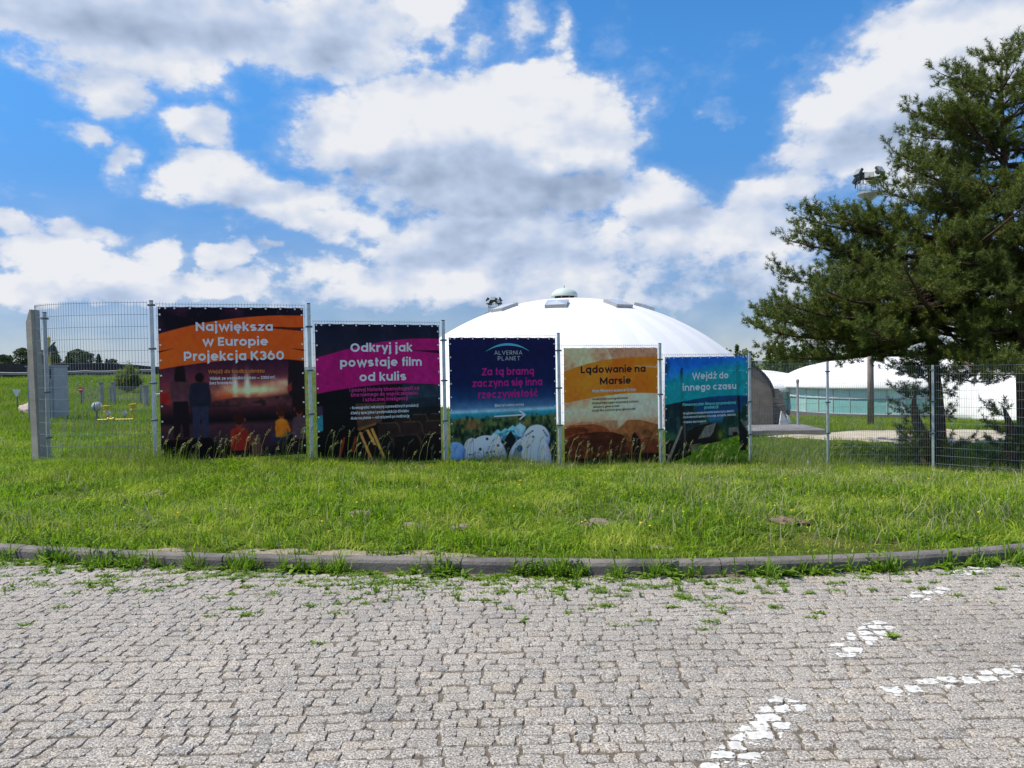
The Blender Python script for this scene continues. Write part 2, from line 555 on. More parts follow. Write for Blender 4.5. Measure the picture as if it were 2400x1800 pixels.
# ------------------------------------------------------------------ cobbles
def stone_mat():
    m = bpy.data.materials.new('granite_setts')
    m.use_nodes = True
    t = NT(m.node_tree)
    out = t.n('ShaderNodeOutputMaterial')
    bs = t.n('ShaderNodeBsdfPrincipled')
    t.t.links.new(bs.outputs[0], out.inputs[0])
    tc = t.n('ShaderNodeTexCoord').outputs['Object']
    rnd = t.n('ShaderNodeNewGeometry').outputs['Random Per Island']
    base = t.ramp(rnd, ((0, (.27, .27, .275)), (.12, (.36, .35, .335)), (.45, (.40, .38, .36)), (.78, (.43, .405, .38)), (.94, (.42, .375, .32)), (1, (.33, .33, .34))))
    sp = t.noise(tc, 105, 1.5, .6)
    base = t.mix(t.smooth(sp, .50, .60), base, (.66, .645, .62))
    sp2 = t.noise(t.v('ADD', tc, (3.7, 1.3, .5)), 120, 1.5, .6)
    base = t.mix(t.m('MULTIPLY', t.smooth(sp2, .50, .41), .80), base, (.10, .10, .105))
    big = t.noise(tc, .9, 5, .6)
    base = t.mix(1.0, base, t.ramp(big, ((.3, (.72, .69, .645)), (.7, (.94, .89, .825)))), 'MULTIPLY')
    t.put(bs.inputs['Base Color'], base)
    bs.inputs['Roughness'].default_value = .75
    bs.inputs['Specular IOR Level'].default_value = .3
    bp = t.n('ShaderNodeBump')
    bp.inputs['Strength'].default_value = .55
    bp.inputs['Distance'].default_value = .008
    t.put(bp.inputs['Height'], t.noise(tc, 95, 5, .7))
    t.t.links.new(bp.outputs[0], bs.inputs['Normal'])
    return m


def lay_rows():
    """centre, half size, corner jitter of every sett"""
    st = []
    y0 = 1.7
    r = np.random.default_rng(3)
    while y0 < 9.5:
        rw = r.uniform(.074, .090)
        x = -8.0 + r.uniform(0, .1)
        ph = r.uniform(0, 6)
        while x < 9.0:
            w = r.choice([r.uniform(.078, .092), r.uniform(.092, .118), r.uniform(.118, .14)], p=[.3, .5, .2])
            cx = x + w / 2
            cy = y0 + .055 * math.sin(cx * .55 + 1.2) + .010 * math.sin(cx * 2.1 + y0 * .4) + r.normal(0, .0022) + .012 * cx * cx * .35
            if abs(cx) < .80 * cy + 1.3 and cy < float(kerb_y(cx)) - .075:
                st.append((cx, cy, w / 2 - r.uniform(.0016, .0044), rw / 2 - r.uniform(.0026, .0056), *r.normal(0, .0036, 8), r.uniform(0, 1), r.normal(0, .03), r.normal(0, .0018), r.normal(0, .016), r.normal(0, .016)))
            x += w
        y0 += rw
    return np.array(st)


SETTS = lay_rows()


def sett_points(S, n, inset=1.0):
    """grid points (N, n*n, 3) over the top of each sett, plus u,v"""
    g = np.linspace(-1, 1, n) * inset
    if n == 9: g = np.array([-1, -.988, -.95, -.55, 0, .55, .95, .988, 1.])
    u, v = np.meshgrid(g, g)
    u, v = u.ravel(), v.ravel()
    rr = np.maximum(np.abs(u), np.abs(v)) + 1e-9
    sq = np.sqrt(u * u + v * v)
    # squircle mapping: pull the corners in
    k = 1 - .085 * (np.abs(u * v)) ** 1.8
    uu, vv = u * k, v * k
    c = S[:, 4:12]
    w = [(1 - uu) * (1 - vv) / 4, (1 + uu) * (1 - vv) / 4, (1 + uu) * (1 + vv) / 4, (1 - uu) * (1 + vv) / 4]
    jx = sum(c[:, 2 * i:2 * i + 1] * w[i] for i in range(4)) * 1.6
    jy = sum(c[:, 2 * i + 1:2 * i + 2] * w[i] for i in range(4)) * 1.6
    lx = S[:, 2:3] * uu + jx
    ly = S[:, 3:4] * vv + jy
    # ragged outline
    ph = S[:, 12:13] * 40
    lx = lx + .0035 * np.sin(vv * 5 + ph) * np.abs(uu) + .002 * np.sin(vv * 11 + ph * 2) * np.abs(uu)
    ly = ly + .0035 * np.sin(uu * 5 + ph * 3) * np.abs(vv) + .002 * np.sin(uu * 11 + ph * 1.7) * np.abs(vv)
    a = S[:, 13:14]
    X = S[:, 0:1] + lx * np.cos(a) - ly * np.sin(a)
    Y = S[:, 1:2] + lx * np.sin(a) + ly * np.cos(a)
    rim = np.maximum(np.abs(u), np.abs(v))
    Z = .0025 - .0020 * rim ** 6 + S[:, 14:15] + lx * S[:, 15:16] + ly * S[:, 16:17] + .0014 * np.sin(u * 3.3 + ph) * np.cos(v * 2.9 + ph * 1.3)
    return np.stack([X, Y, Z], -1), rim


def cobbles():
    n = 9
    P, rim = sett_points(SETTS, n)
    P[:, rim > .99, 2] -= .03
    N = len(P)
    i = np.arange(n * n).reshape(n, n)
    q = np.stack([i[:-1, :-1], i[:-1, 1:], i[1:, 1:], i[1:, :-1]], -1).reshape(-1, 4)
    F = (q[None] + (np.arange(N) * n * n)[:, None, None]).reshape(-1, 4)
    o = mesh_np('cobblestone_pavement', P.reshape(-1, 3), F, stone_mat(), smooth=True)
    tag(o, 'light grey granite cobblestone paving in rows', None, None, 'structure')


cobbles()

M_PAINT = mat('road_paint', (.74, .73, .70), .7, .1, 30, bump=.4, bscale=120, col2=(.50, .49, .46))


def road_dashes():
    """worn white paint lying on the tops of the setts it crosses"""
    r = np.random.default_rng(11)
    D = [((.52, 2.55), (1.30, 3.46), .082, 'worn white painted dash on the cobbles, the nearest and widest of the slanting line'),
         ((1.72, 3.98), (2.25, 4.47), .080, 'worn white painted dash on the cobbles in the middle of the slanting line'),
         ((2.60, 4.86), (3.00, 5.16), .072, 'faint white painted dash between the middle dash and the kerb'),
         ((3.22, 5.42), (3.62, 5.66), .07, 'faint white painted dash close to the weedy kerb'),
         ((1.78, 3.53), (2.62, 3.76), .06, 'long thin white painted stripe set apart from the slanting dashed line')]
    nf = 18
    for (a, b, hw, lab) in D:
        a, b = np.array(a), np.array(b)
        mid, L = (a + b) / 2, np.hypot(*(b - a))
        near = np.hypot(SETTS[:, 0] - mid[0], SETTS[:, 1] - mid[1]) < L / 2 + .2
        P, rim = sett_points(SETTS[near], nf, .94)
        t = (b - a) / L
        rel = P[..., :2] - a
        s = rel @ t
        w = rel @ np.array([-t[1], t[0]])
        nz = np.sin(P[..., 0] * 61 + 3 * np.sin(P[..., 1] * 47)) * np.sin(P[..., 1] * 73 + 2 * np.sin(P[..., 0] * 39)) + .6 * np.sin(P[..., 0] * 190 + P[..., 1] * 130) * np.sin(P[..., 1] * 210)
        ok = (s > 0) & (s < L) & (np.abs(w) < hw + .012 * nz) & (nz > -1.0)
        fade = r.uniform(0, 1, len(P))[:, None]
        ok &= ~((fade > .88) & (nz > -.3)) & (rim[None] < .93 + .05 * nz)
        P[..., 2] += .0025
        i = np.arange(nf * nf).reshape(nf, nf)
        q = np.stack([i[:-1, :-1], i[:-1, 1:], i[1:, 1:], i[1:, :-1]], -1).reshape(-1, 4)
        F = (q[None] + (np.arange(len(P)) * nf * nf)[:, None, None]).reshape(-1, 4)
        F = F[ok.ravel()[F].sum(1) >= 3]
        used, inv = np.unique(F, return_inverse=True)
        o = mesh_np('road_marking', P.reshape(-1, 3)[used], inv.reshape(-1, 4), M_PAINT, smooth=True)
        tag(o, lab, None, None, 'structure')


road_dashes()


# ------------------------------------------------------------------ kerb
def kerb():
    xs = np.linspace(-9, 8, 700)
    ys = kerb_y(xs)
    s = np.r_[0, np.cumsum(np.hypot(np.diff(xs), np.diff(ys)))]
    prof = [(0, -.06), (0, .062), (.012, .086), (.03, .095), (.105, .095), (.105, -.06)]
    mb = MB()
    p = 0.2
    r = random.Random(4)
    while p + 1.0 < s[-1]:
        a, b = p + .004, p + .996
        nn = 5
        v, f = [], []
        dz, dy = r.uniform(-.005, .005), r.uniform(-.005, .005)
        for k in range(nn):
            q = a + (b - a) * k / (nn - 1)
            x, y = np.interp(q, s, xs), np.interp(q, s, ys)
            x2, y2 = np.interp(q + .05, s, xs), np.interp(q + .05, s, ys)
            t = Vector((x2 - x, y2 - y, 0)).normalized()
            nrm = Vector((-t.y, t.x, 0))
            for (o_, z) in prof:
                w = Vector((x, y, z + dz)) + nrm * (o_ + dy)
                v.append(w)
        m_ = len(prof)
        for k in range(nn - 1):
            for j in range(m_):
                j2 = (j + 1) % m_
                f.append((k * m_ + j, (k + 1) * m_ + j, (k + 1) * m_ + j2, k * m_ + j2))
        f.append(tuple(range(m_)))
        f.append(tuple((nn - 1) * m_ + j for j in range(m_ - 1, -1, -1)))
        mb.add(v, f)
        p += 1.0
    m = mat('kerb_concrete', (.21, .19, .17), .85, .2, 4, bump=.7, bscale=60, col2=(.10, .092, .09), detail=10)
    tag(mb.build('kerb', m), 'dark grey concrete kerb curving along the grass edge', None, None, 'structure')


kerb()

# ------------------------------------------------------------------ fence
M_GALV = mat('galvanised_steel', (.50, .56, .60), .42, .12, 9, metal=.55, bump=.05, bscale=40)
M_CLAMP = mat('clamp_steel', (.13, .15, .17), .5, .2, 20, metal=.5)
M_WIRE = mat('galvanised_wire', (.27, .30, .32), .45, .1, 20, metal=.5)
M_CAP = mat('black_plastic', (.02, .02, .022), .5)

POSTS = [(-6.01, 12.40, 2.81), (-3.60, 13.20, 2.79), (-1.31, 14.30, 2.52), (.98, 15.40, 2.285), (3.31, 16.50, 2.065), (5.64, 17.55, 1.85), (7.96, 18.65, 1.61), (10.33, 18.15, 1.475), (12.06, 16.40, 1.475)]
TOPS = [2.765, 2.485, 2.245, 2.03, 1.815, 1.565, 1.455, 1.455]     # top wire of the panel after each post
PANEL_H = 2.6
POST_LABEL = ['galvanised fence post between the curved mesh panel and the orange banner', 'galvanised fence post between the orange and the magenta banner', 'galvanised fence post between the magenta banner and the navy banner with the arrow',
              'galvanised fence post between the navy banner and the orange desert banner', 'galvanised fence post between the desert banner and the turquoise banner', 'galvanised fence post beside the turquoise banner where the bare mesh begins',
              'galvanised fence post standing alone where the bare mesh fence turns', 'galvanised fence post in front of the pine trunk', 'galvanised fence post at the far end of the mesh under the pine']


def fence_angle(i):
    a, b = POSTS[i], POSTS[i + 1]
    return math.atan2(b[1] - a[1], b[0] - a[0]), math.hypot(b[0] - a[0], b[1] - a[1])


def make_post(x, y, z0, z1, rz, label, clamps):
    t = empty('fence_post', (x, y, z0), rz, label, 'fence post', 'posts of the mesh fence')
    MB().box((-.03, -.022, 0), (.03, .022, z1 - z0), bev=.006).build('post_tube', M_GALV, t)
    MB().box((-.032, -.024, z1 - z0 + .001), (.032, .024, z1 - z0 + .014), bev=.006).build('post_cap', M_CAP, t)
    for c in clamps:
        MB().box((-.058, -.034, -.016), (.058, .032, .016), bev=.006).build('clamp', M_CLAMP, t, loc=(0, 0, c - z0))
    return t


for i, (x, y, zt) in enumerate(POSTS):
    a0 = fence_angle(max(i - 1, 0))[0]
    a1 = fence_angle(min(i, len(POSTS) - 2))[0]
    top = min(TOPS[min(i, 7)], zt)
    g = gz(x, y)
    cl = [top - .10 - k * .78 for k in range(4) if top - .10 - k * .78 > g + .2]
    if i == 0: cl = [top - .02] + [top - .75, top - 1.33, top - 1.95]
    make_post(x, y, g - .06, zt, (a0 + a1) / 2, POST_LABEL[i], cl)


def mesh_panel(path, z1, label, pitch=.05, start=0.0):
    """double wire panel along a ground path; wires are one mesh"""
    p = np.array(path, float)
    s = np.r_[0, np.cumsum(np.hypot(*np.diff(p, axis=0).T))]
    L = s[-1]
    org = Vector((p[0, 0], p[0, 1], z1 - PANEL_H))
    mb = MB()

    def at(q):
        return Vector((np.interp(q, s, p[:, 0]), np.interp(q, s, p[:, 1]), 0)) - Vector((org.x, org.y, 0))
    n = int(round((L - .06) / pitch))
    r = .0026
    for k in range(n + 1):
        q = .03 + (L - .06) * k / n
        w = at(q)
        mb.tube([w, w + Vector((0, 0, PANEL_H + .028))], r, 4, caps=False)
    K = 1 if len(path) == 2 else 26
    qs = [.015 + (L - .03) * k / K for k in range(K + 1)]
    for j in range(14):
        z = PANEL_H - j * .2
        for sd in (-1, 1):
            pts = []
            for q in qs:
                w = at(q)
                t = (at(min(q + .02, L)) - at(max(q - .02, 0))).normalized()
                pts.append(w + Vector((-t.y, t.x, 0)) * sd * .0068 + Vector((0, 0, z)))
            mb.tube(pts, 0.0032, 4, caps=False)
    o = mb.build('mesh_fence', M_WIRE, loc=org)
    return tag(o, label, 'fence', 'wire mesh fence panels')


PANEL_LABEL = ['wire mesh panel carrying the orange banner with the seated children', 'wire mesh panel carrying the magenta banner', 'wire mesh panel carrying the navy banner with the white arrow', 'wire mesh panel carrying the orange desert banner',
               'wire mesh panel carrying the turquoise banner', 'bare wire mesh panel right of the turquoise banner', 'bare wire mesh panel between the lone turning post and the pine trunk', 'bare wire mesh panel at the end of the fence under the pines']
for i in range(8):
    a, b = POSTS[i], POSTS[i + 1]
    d = Vector((b[0] - a[0], b[1] - a[1], 0)).normalized()
    mesh_panel([(a[0] + d.x * .045, a[1] + d.y * .045), (b[0] - d.x * .045, b[1] - d.y * .045)], TOPS[i], PANEL_LABEL[i])
# curved panel left of the banners
A_, C_, B_ = np.array((-6.06, 12.40)), np.array((-7.86, 12.16)), np.array((-8.33, 12.97))
cv = [tuple((1 - t) ** 2 * A_ + 2 * t * (1 - t) * C_ + t * t * B_) for t in np.linspace(0, 1, 30)]
mesh_panel(cv, 2.79, 'curved wire mesh panel bending back towards the concrete pillar')
make_post(-8.21, 13.05, gz(-8.21, 13.05) - .05, 2.70, 1.0, 'galvanised fence post against the concrete pillar at the end of the curved panel', [2.6, 1.3, .5])

# concrete pillar
M_CONC = mat('weathered_concrete', (.46, .42, .35), .9, .2, 3, bump=.5, bscale=40, col2=(.31, .29, .25), detail=9)
pl = empty('concrete_pillar', (-8.27, 12.86, .0), -.16, 'weathered concrete pillar with a slanted top at the left end of the mesh fence', 'pillar')
pl.rotation_euler = (0, -.018, -.16)
MB().prism([(-.055, 0), (.07, 0), (.055, 2.74), (.03, 2.74), (-.05, 2.52)], -.08, .11).build('shaft', M_CONC, pl)
mb = MB()
mb.lathe([(.34, -.06), (.24, .05), (.12, .13), (.02, .18)], 14)
mb.build('footing', mat('footing_soil', (.22, .19, .14), .95, .4, 14, bump=.6, bscale=50), pl)


# ------------------------------------------------------------------ lettering: a geometric stroke face
def arc(cx, cy, rx, ry, a0, a1, n=None):
    n = n or max(4, int(abs(a1 - a0) / 15))
    return [(cx + rx * math.cos(R(a0 + (a1 - a0) * k / n)), cy + ry * math.sin(R(a0 + (a1 - a0) * k / n))) for k in range(n + 1)]


XH, CAP, ASC, DESC = .55, .70, .74, -.19


def glyph(c, w):
    """(strokes, advance) - strokes are centre lines in em units for stroke width w"""
    h = w / 2
    r = XH / 2 - h
    cy = XH / 2
    x0 = h + .045
    cx = x0 + r
    x1 = x0 + 2 * r
    adv = x1 + h + .045
    ring = arc(cx, cy, r, r, 0, 360, 28)
    base = {'ą': 'a', 'ę': 'e', 'ć': 'c', 'ś': 's', 'ź': 'z', 'ż': 'z', 'ó': 'o', 'ń': 'n', 'ł': 'l', 'Ż': 'Z'}.get(c)
    if base:
        S, a = glyph(base, w)
        S = list(S)
        if c in 'ąę':
            xe = x1 - .01 if c == 'ą' else cx + .06
            S.append([(xe, .02), (xe - .05, -.06), (xe - .045, -.12), (xe + .01, -.145), (xe + .05, -.135)])
        elif c == 'ł':
            S.append([(a / 2 - .14, .30), (a / 2 + .14, .44)])
        elif c == 'ż':
            S.append([(a / 2 - h, .68), (a / 2 + h, .68)])
        elif c == 'Ż':
            S.append([(a / 2 - h, .84), (a / 2 + h, .84)])
        else:
            m_ = a / 2
            S.append([(m_ - .035, .62), (m_ + .06, .77)])
        return S, a
    if c == ' ': return [], .24
    if c == 'a': return [ring, [(x1, 0), (x1, XH)]], adv
    if c == 'b': return [ring, [(x0, 0), (x0, ASC)]], adv
    if c == 'd': return [ring, [(x1, 0), (x1, ASC)]], adv
    if c == 'p': return [ring, [(x0, DESC), (x0, XH)]], adv
    if c == 'q': return [ring, [(x1, DESC), (x1, XH)]], adv
    if c == 'g': return [ring, [(x1, XH), (x1, .0)] + arc(cx, .0, r, .19 - h, 0, -160)], adv
    if c == 'o': return [ring], adv
    if c == 'c': return [arc(cx, cy, r, r, 45, 315, 22)], adv - .04
    if c == 'e': return [arc(cx, cy, r, r, 0, 318, 24), [(x0 + h * .5, cy), (x1 + h, cy)]], adv
    if c in 'hn':
        rr = r * .92
        return [[(x0, 0), (x0, ASC if c == 'h' else XH)], arc(x0 + rr, XH - h - rr, rr, rr, 180, 0) + [(x0 + 2 * rr, 0)]], x0 + 2 * rr + h + .045
    if c == 'm':
        rr = r * .86
        return [[(x0, 0), (x0, XH)]] + [arc(x0 + (2 * k + 1) * rr, XH - h - rr, rr, rr, 180, 0) + [(x0 + (2 * k + 2) * rr, 0)] for k in (0, 1)], x0 + 4 * rr + h + .045
    if c == 'u':
        rr = r * .92
        return [[(x0 + 2 * rr, 0), (x0 + 2 * rr, XH)], [(x0, XH)] + arc(x0 + rr, h + rr, rr, rr, 180, 360)], x0 + 2 * rr + h + .045
    if c == 'r': return [[(x0, 0), (x0, XH)], arc(x0 + .19, XH - h - .19, .19, .19, 175, 75)], x0 + .25
    if c == 'i': return [[(x0, 0), (x0, XH)], [(x0, .65 - h * .3), (x0, .65 + w * .9)]], x0 + h + .045
    if c == 'j': return [[(x0 + .02, XH), (x0 + .02, -.07)] + arc(x0 - .06, -.07, .08, .12 - h * .3, 0, -95), [(x0 + .02, .65 - h * .3), (x0 + .02, .65 + w * .9)]], x0 + h + .065
    if c == 'l': return [[(x0, 0), (x0, ASC)]], x0 + h + .045
    if c == 't': return [[(x0 + .08, .70), (x0 + .08, .14)] + arc(x0 + .20, .14, .12, .14 - h, 180, 265), [(x0 - .03, XH - h), (x0 + .24, XH - h)]], x0 + .28
    if c == 'f': return [[(x0 + .08, 0), (x0 + .08, .58)] + arc(x0 + .20, .60, .12, .14 - h + .02, 180, 90), [(x0 - .03, XH - h), (x0 + .23, XH - h)]], x0 + .25
    if c == 'k': return [[(x0, 0), (x0, ASC)], [(x0 + .33, XH), (x0 + .04, .26), (x0 + .06, .27)], [(x0 + .10, .30), (x0 + .35, 0)]], x0 + .42
    if c == 's':
        q = (XH - w) / 4
        return [arc(x0 + .17, XH - h - q, .165, q, 30, 270, 12) + arc(x0 + .17, h + q, .165, q, 90, -150, 12)], x0 + .34 + h + .02
    if c == 'v': return [[(x0, XH), (x0 + .20, h * .6), (x0 + .40, XH)]], x0 + .40 + .06
    if c == 'y': return [[(x0, XH), (x0 + .21, h * .8)], [(x0 + .41, XH), (x0 + .13, DESC)]], x0 + .47
    if c == 'w': return [[(x0, XH), (x0 + .17, h * .6), (x0 + .34, XH - h), (x0 + .51, h * .6), (x0 + .68, XH)]], x0 + .74
    if c == 'x': return [[(x0, XH), (x0 + .38, 0)], [(x0, 0), (x0 + .38, XH)]], x0 + .44
    if c == 'z': return [[(x0, XH - h), (x0 + .36, XH - h), (x0 + .02, h), (x0 + .39, h)]], x0 + .42 + h * .5
    # capitals
    C2, rc = CAP / 2, CAP / 2 - h
    if c == 'A': return [[(x0, 0), (x0 + .28, CAP - h * .4), (x0 + .56, 0)], [(x0 + .1, .22), (x0 + .46, .22)]], x0 + .61
    if c == 'V': return [[(x0, CAP), (x0 + .28, h * .5), (x0 + .56, CAP)]], x0 + .61
    if c == 'W': return [[(x0, CAP), (x0 + .22, h * .6), (x0 + .44, CAP - h), (x0 + .66, h * .6), (x0 + .88, CAP)]], x0 + .94
    if c == 'N': return [[(x0, 0), (x0, CAP)], [(x0, CAP - h), (x0 + .46, h)], [(x0 + .46, 0), (x0 + .46, CAP)]], x0 + .46 + h + .05
    if c == 'M': return [[(x0, 0), (x0, CAP)], [(x0, CAP - h), (x0 + .31, .16), (x0 + .62, CAP - h)], [(x0 + .62, 0), (x0 + .62, CAP)]], x0 + .62 + h + .05
    if c in 'EFL':
        S = [[(x0, 0), (x0, CAP)]]
        if c in 'EL': S.append([(x0, h), (x0 + .36, h)])
        if c in 'EF': S += [[(x0, CAP - h), (x0 + .36, CAP - h)], [(x0, C2), (x0 + .33, C2)]]
        return S, x0 + .41
    if c == 'I': return [[(x0, 0), (x0, CAP)]], x0 + h + .05
    if c == 'T': return [[(x0 + .22, 0), (x0 + .22, CAP)], [(x0 - h, CAP - h), (x0 + .44 + h, CAP - h)]], x0 + .44 + h + .02
    if c in 'PRB':
        b = .205
        S = [[(x0, 0), (x0, CAP)], [(x0, CAP - h), (x0 + .22, CAP - h)] + arc(x0 + .22, CAP - h - b + h * .2, b - .02, b - h * .2, 90, -90, 10) + [(x0, CAP - h - 2 * b + h * .4)]]
        if c == 'R': S.append([(x0 + .20, .30), (x0 + .43, 0)])
        if c == 'B': S.append([(x0, h), (x0 + .25, h)] + arc(x0 + .25, (CAP - h - 2 * b + 2 * h) / 2 - h * .3, .19, (CAP - 2 * b - 2 * h) / 2, -90, 90, 10))
        return S, x0 + .48 + h * .6
    if c == 'K': return [[(x0, 0), (x0, CAP)], [(x0 + .44, CAP), (x0 + .05, .34)], [(x0 + .13, .42), (x0 + .46, 0)]], x0 + .52
    if c == 'O': return [arc(x0 + rc, C2, rc, rc, 0, 360, 28)], x0 + 2 * rc + h + .045
    if c == 'S':
        q = (CAP - w) / 4
        return [arc(x0 + .21, CAP - h - q, .205, q, 25, 270, 12) + arc(x0 + .21, h + q, .215, q, 90, -155, 12)], x0 + .43 + h + .02
    if c == 'Z': return [[(x0, CAP - h), (x0 + .42, CAP - h), (x0 + .02, h), (x0 + .45, h)]], x0 + .50
    # figures
    if c == '0': return [arc(x0 + .22, C2, .22, rc, 0, 360, 28)], x0 + .44 + h + .05
    if c == '2': return [arc(x0 + .20, CAP - h - .19, .20, .19, 170, -20, 12) + [(x0 + .02, h), (x0 + .44, h)]], x0 + .50
    if c == '3': return [arc(x0 + .19, CAP - h - .155, .19, .155, 150, -90, 12), arc(x0 + .19, h + .16, .21, .165, 90, -150, 12)], x0 + .42 + h
    if c == '6': return [arc(x0 + .21, h + .20, .21, .20, 0, 360, 24), [(x0 + .02, h + .28), (x0 + .22, CAP)]], x0 + .42 + h + .05
    if c == '²':
        S, a = glyph('2', min(w * 1.5, .16))
        return [[(x * .5, y * .5 + .36) for x, y in s] for s in S], a * .5
    if c == '.': return [[(x0, 0), (x0, w * 1.15)]], x0 + h + .05
    if c == ',': return [[(x0 + .02, w), (x0 - .02, -.10)]], x0 + h + .05
    if c == ':': return [[(x0, 0), (x0, w * 1.1)], [(x0, .36), (x0, .36 + w * 1.1)]], x0 + h + .05
    if c == '!': return [[(x0, 0), (x0, w * 1.1)], [(x0, .22), (x0, CAP)]], x0 + h + .05
    if c == '(': return [arc(x0 + .28, .28, .28, .5, 130, 230, 8)], x0 + .16
    if c == ')': return [arc(x0 - .18, .28, .28, .5, 50, -50, 8)], x0 + .18
    if c == '•': return [[(.05, .29), (.23, .29)]], .30
    if c == '—': return [[(.04, .26), (.86, .26)]], .90
    raise ValueError(c)


def stroke(pts, w, V, F, z):
    """a ribbon of width w along pts with mitred corners"""
    closed = len(pts) > 4 and math.hypot(pts[0][0] - pts[-1][0], pts[0][1] - pts[-1][1]) < 1e-6
    P = [Vector((p[0], p[1])) for p in (pts[:-1] if closed else pts)]
    n = len(P)
    b0 = len(V)
    for i in range(n):
        a = P[i - 1] if (i > 0 or closed) else None
        b = P[(i + 1) % n] if (i < n - 1 or closed) else None
        d1 = (P[i] - a).normalized() if a is not None else None
        d2 = (b - P[i]).normalized() if b is not None else None
        if d1 is None: d1 = d2
        if d2 is None: d2 = d1
        n1, n2 = Vector((-d1.y, d1.x)), Vector((-d2.y, d2.x))
        mt = n1 + n2
        mt = n1 if mt.length < 1e-4 else mt.normalized()
        k = min(1 / max(mt.dot(n1), .3), 2.2)
        for sd in (1, -1):
            q = P[i] + mt * (sd * k * w / 2)
            V.append((q.x, q.y, z))
    for i in range(n if closed else n - 1):
        j = (i + 1) % n
        F.append((b0 + 2 * i, b0 + 2 * i + 1, b0 + 2 * j + 1, b0 + 2 * j))


def text_line(s, u0, u1, vb, cap_v, w, W, H, track=0.0):
    """lettering fitted between u0 and u1 (fractions of the banner), baseline vb from the top; returns points in metres"""
    V, F, x = [], [], 0.0
    k = 0
    for c in s:
        S, a = glyph(c, w)
        for st in S:
            stroke([(px + x, py) for px, py in st], w * (1.4 if c == '•' else 1), V, F, (k % 5) * .00035)
            k += 1
        x += a + track
    x -= track
    V = np.array(V)
    mn, mx = V[:, 0].min(), V[:, 0].max()
    sx = (u1 - u0) * W / (mx - mn)
    sy = cap_v * H / CAP
    V[:, 0] = u0 * W + (V[:, 0] - mn) * sx
    V[:, 1] = -vb * H + V[:, 1] * sy
    return V, F


# ------------------------------------------------------------------ printed banners
def vnoise(U, V, sx, sy, seed, octv=4):
    r = np.random.default_rng(seed)
    out, amp, tot = 0, 1.0, 0
    for o in range(octv):
        g = r.uniform(0, 1, (64, 64))
        x, y = U * sx * 2 ** o, V * sy * 2 ** o
        xi, yi = np.floor(x).astype(int), np.floor(y).astype(int)
        fx, fy = x - xi, y - yi
        fx, fy = fx * fx * (3 - 2 * fx), fy * fy * (3 - 2 * fy)
        a = g[yi % 64, xi % 64] * (1 - fx) + g[yi % 64, (xi + 1) % 64] * fx
        b = g[(yi + 1) % 64, xi % 64] * (1 - fx) + g[(yi + 1) % 64, (xi + 1) % 64] * fx
        out = out + amp * (a * (1 - fy) + b * fy)
        tot += amp
        amp *= .5
    return out / tot


class Paint:
    """prints colour areas on a sheet; u to the right, v downwards, both 0..1"""
    def __init__(s, nu=300, nv=320):
        s.nu, s.nv = nu, nv
        s.U, s.V = np.meshgrid(np.linspace(0, 1, nu), np.linspace(0, 1, nv))
        s.C = np.zeros((nv, nu, 3))
        s.tex = .72 + .56 * (.5 * vnoise(s.U, s.V, 11, 13, 91, 4) + .5 * vnoise(s.U, s.V, 40, 30, 92, 3))

    def lay(s, mask, col):
        m = np.clip(mask, 0, 1)[..., None]
        s.C = s.C * (1 - m) + np.asarray(col, float) * m

    def grad(s, stops):
        v = [k for k, _ in stops]
        for i in range(3): s.C[..., i] = np.interp(s.V, v, [c[i] for _, c in stops])

    def poly(s, pts, col, a=1.0):
        U, V = s.U, s.V
        ins = np.zeros(U.shape, bool)
        n = len(pts)
        for i in range(n):
            (x1, y1), (x2, y2) = pts[i], pts[(i + 1) % n]
            if y1 == y2: continue
            c = ((y1 > V) != (y2 > V)) & (U < (x2 - x1) * (V - y1) / (y2 - y1) + x1)
            ins ^= c
        m = np.clip(ins * a, 0, 1)[..., None]
        s.C = s.C * (1 - m) + np.asarray(col, float) * s.tex[..., None] * m

    def ell(s, cx, cy, rx, ry, col, a=1.0, soft=.15):
        d = np.sqrt(((s.U - cx) / rx) ** 2 + ((s.V - cy) / ry) ** 2)
        s.lay(np.clip((1 - d) / soft, 0, 1) * a, col)

    def glow(s, cx, cy, rx, ry, col, a=1.0):
        d = ((s.U - cx) / rx) ** 2 + ((s.V - cy) / ry) ** 2
        s.lay(np.exp(-d) * a, col)

    def between(s, top, bot, col, a=1.0):
        """band between two curves given as [(u, v)...]"""
        t = s.curve(top)
        b = s.curve(bot)
        s.lay(np.clip((s.V - t) * s.nv * .7 + .5, 0, 1) * np.clip((b - s.V) * s.nv * .7 + .5, 0, 1) * a, col)

    def curve(s, pts):
        x = np.array([p[0] for p in pts])
        y = np.array([p[1] for p in pts])
        k = np.polyfit(x, y, min(3, len(pts) - 1))
        return np.polyval(k, s.U)

    def soften(s, k=1):
        for _ in range(k):
            c = np.pad(s.C, ((1, 1), (1, 1), (0, 0)), mode='edge')
            s.C = (c[:-2, 1:-1] + c[2:, 1:-1] + c[1:-1, :-2] + c[1:-1, 2:] + 2 * c[1:-1, 1:-1]) / 6

    def n(s, sx, sy, seed, o=4): return vnoise(s.U, s.V, sx, sy, seed, o)


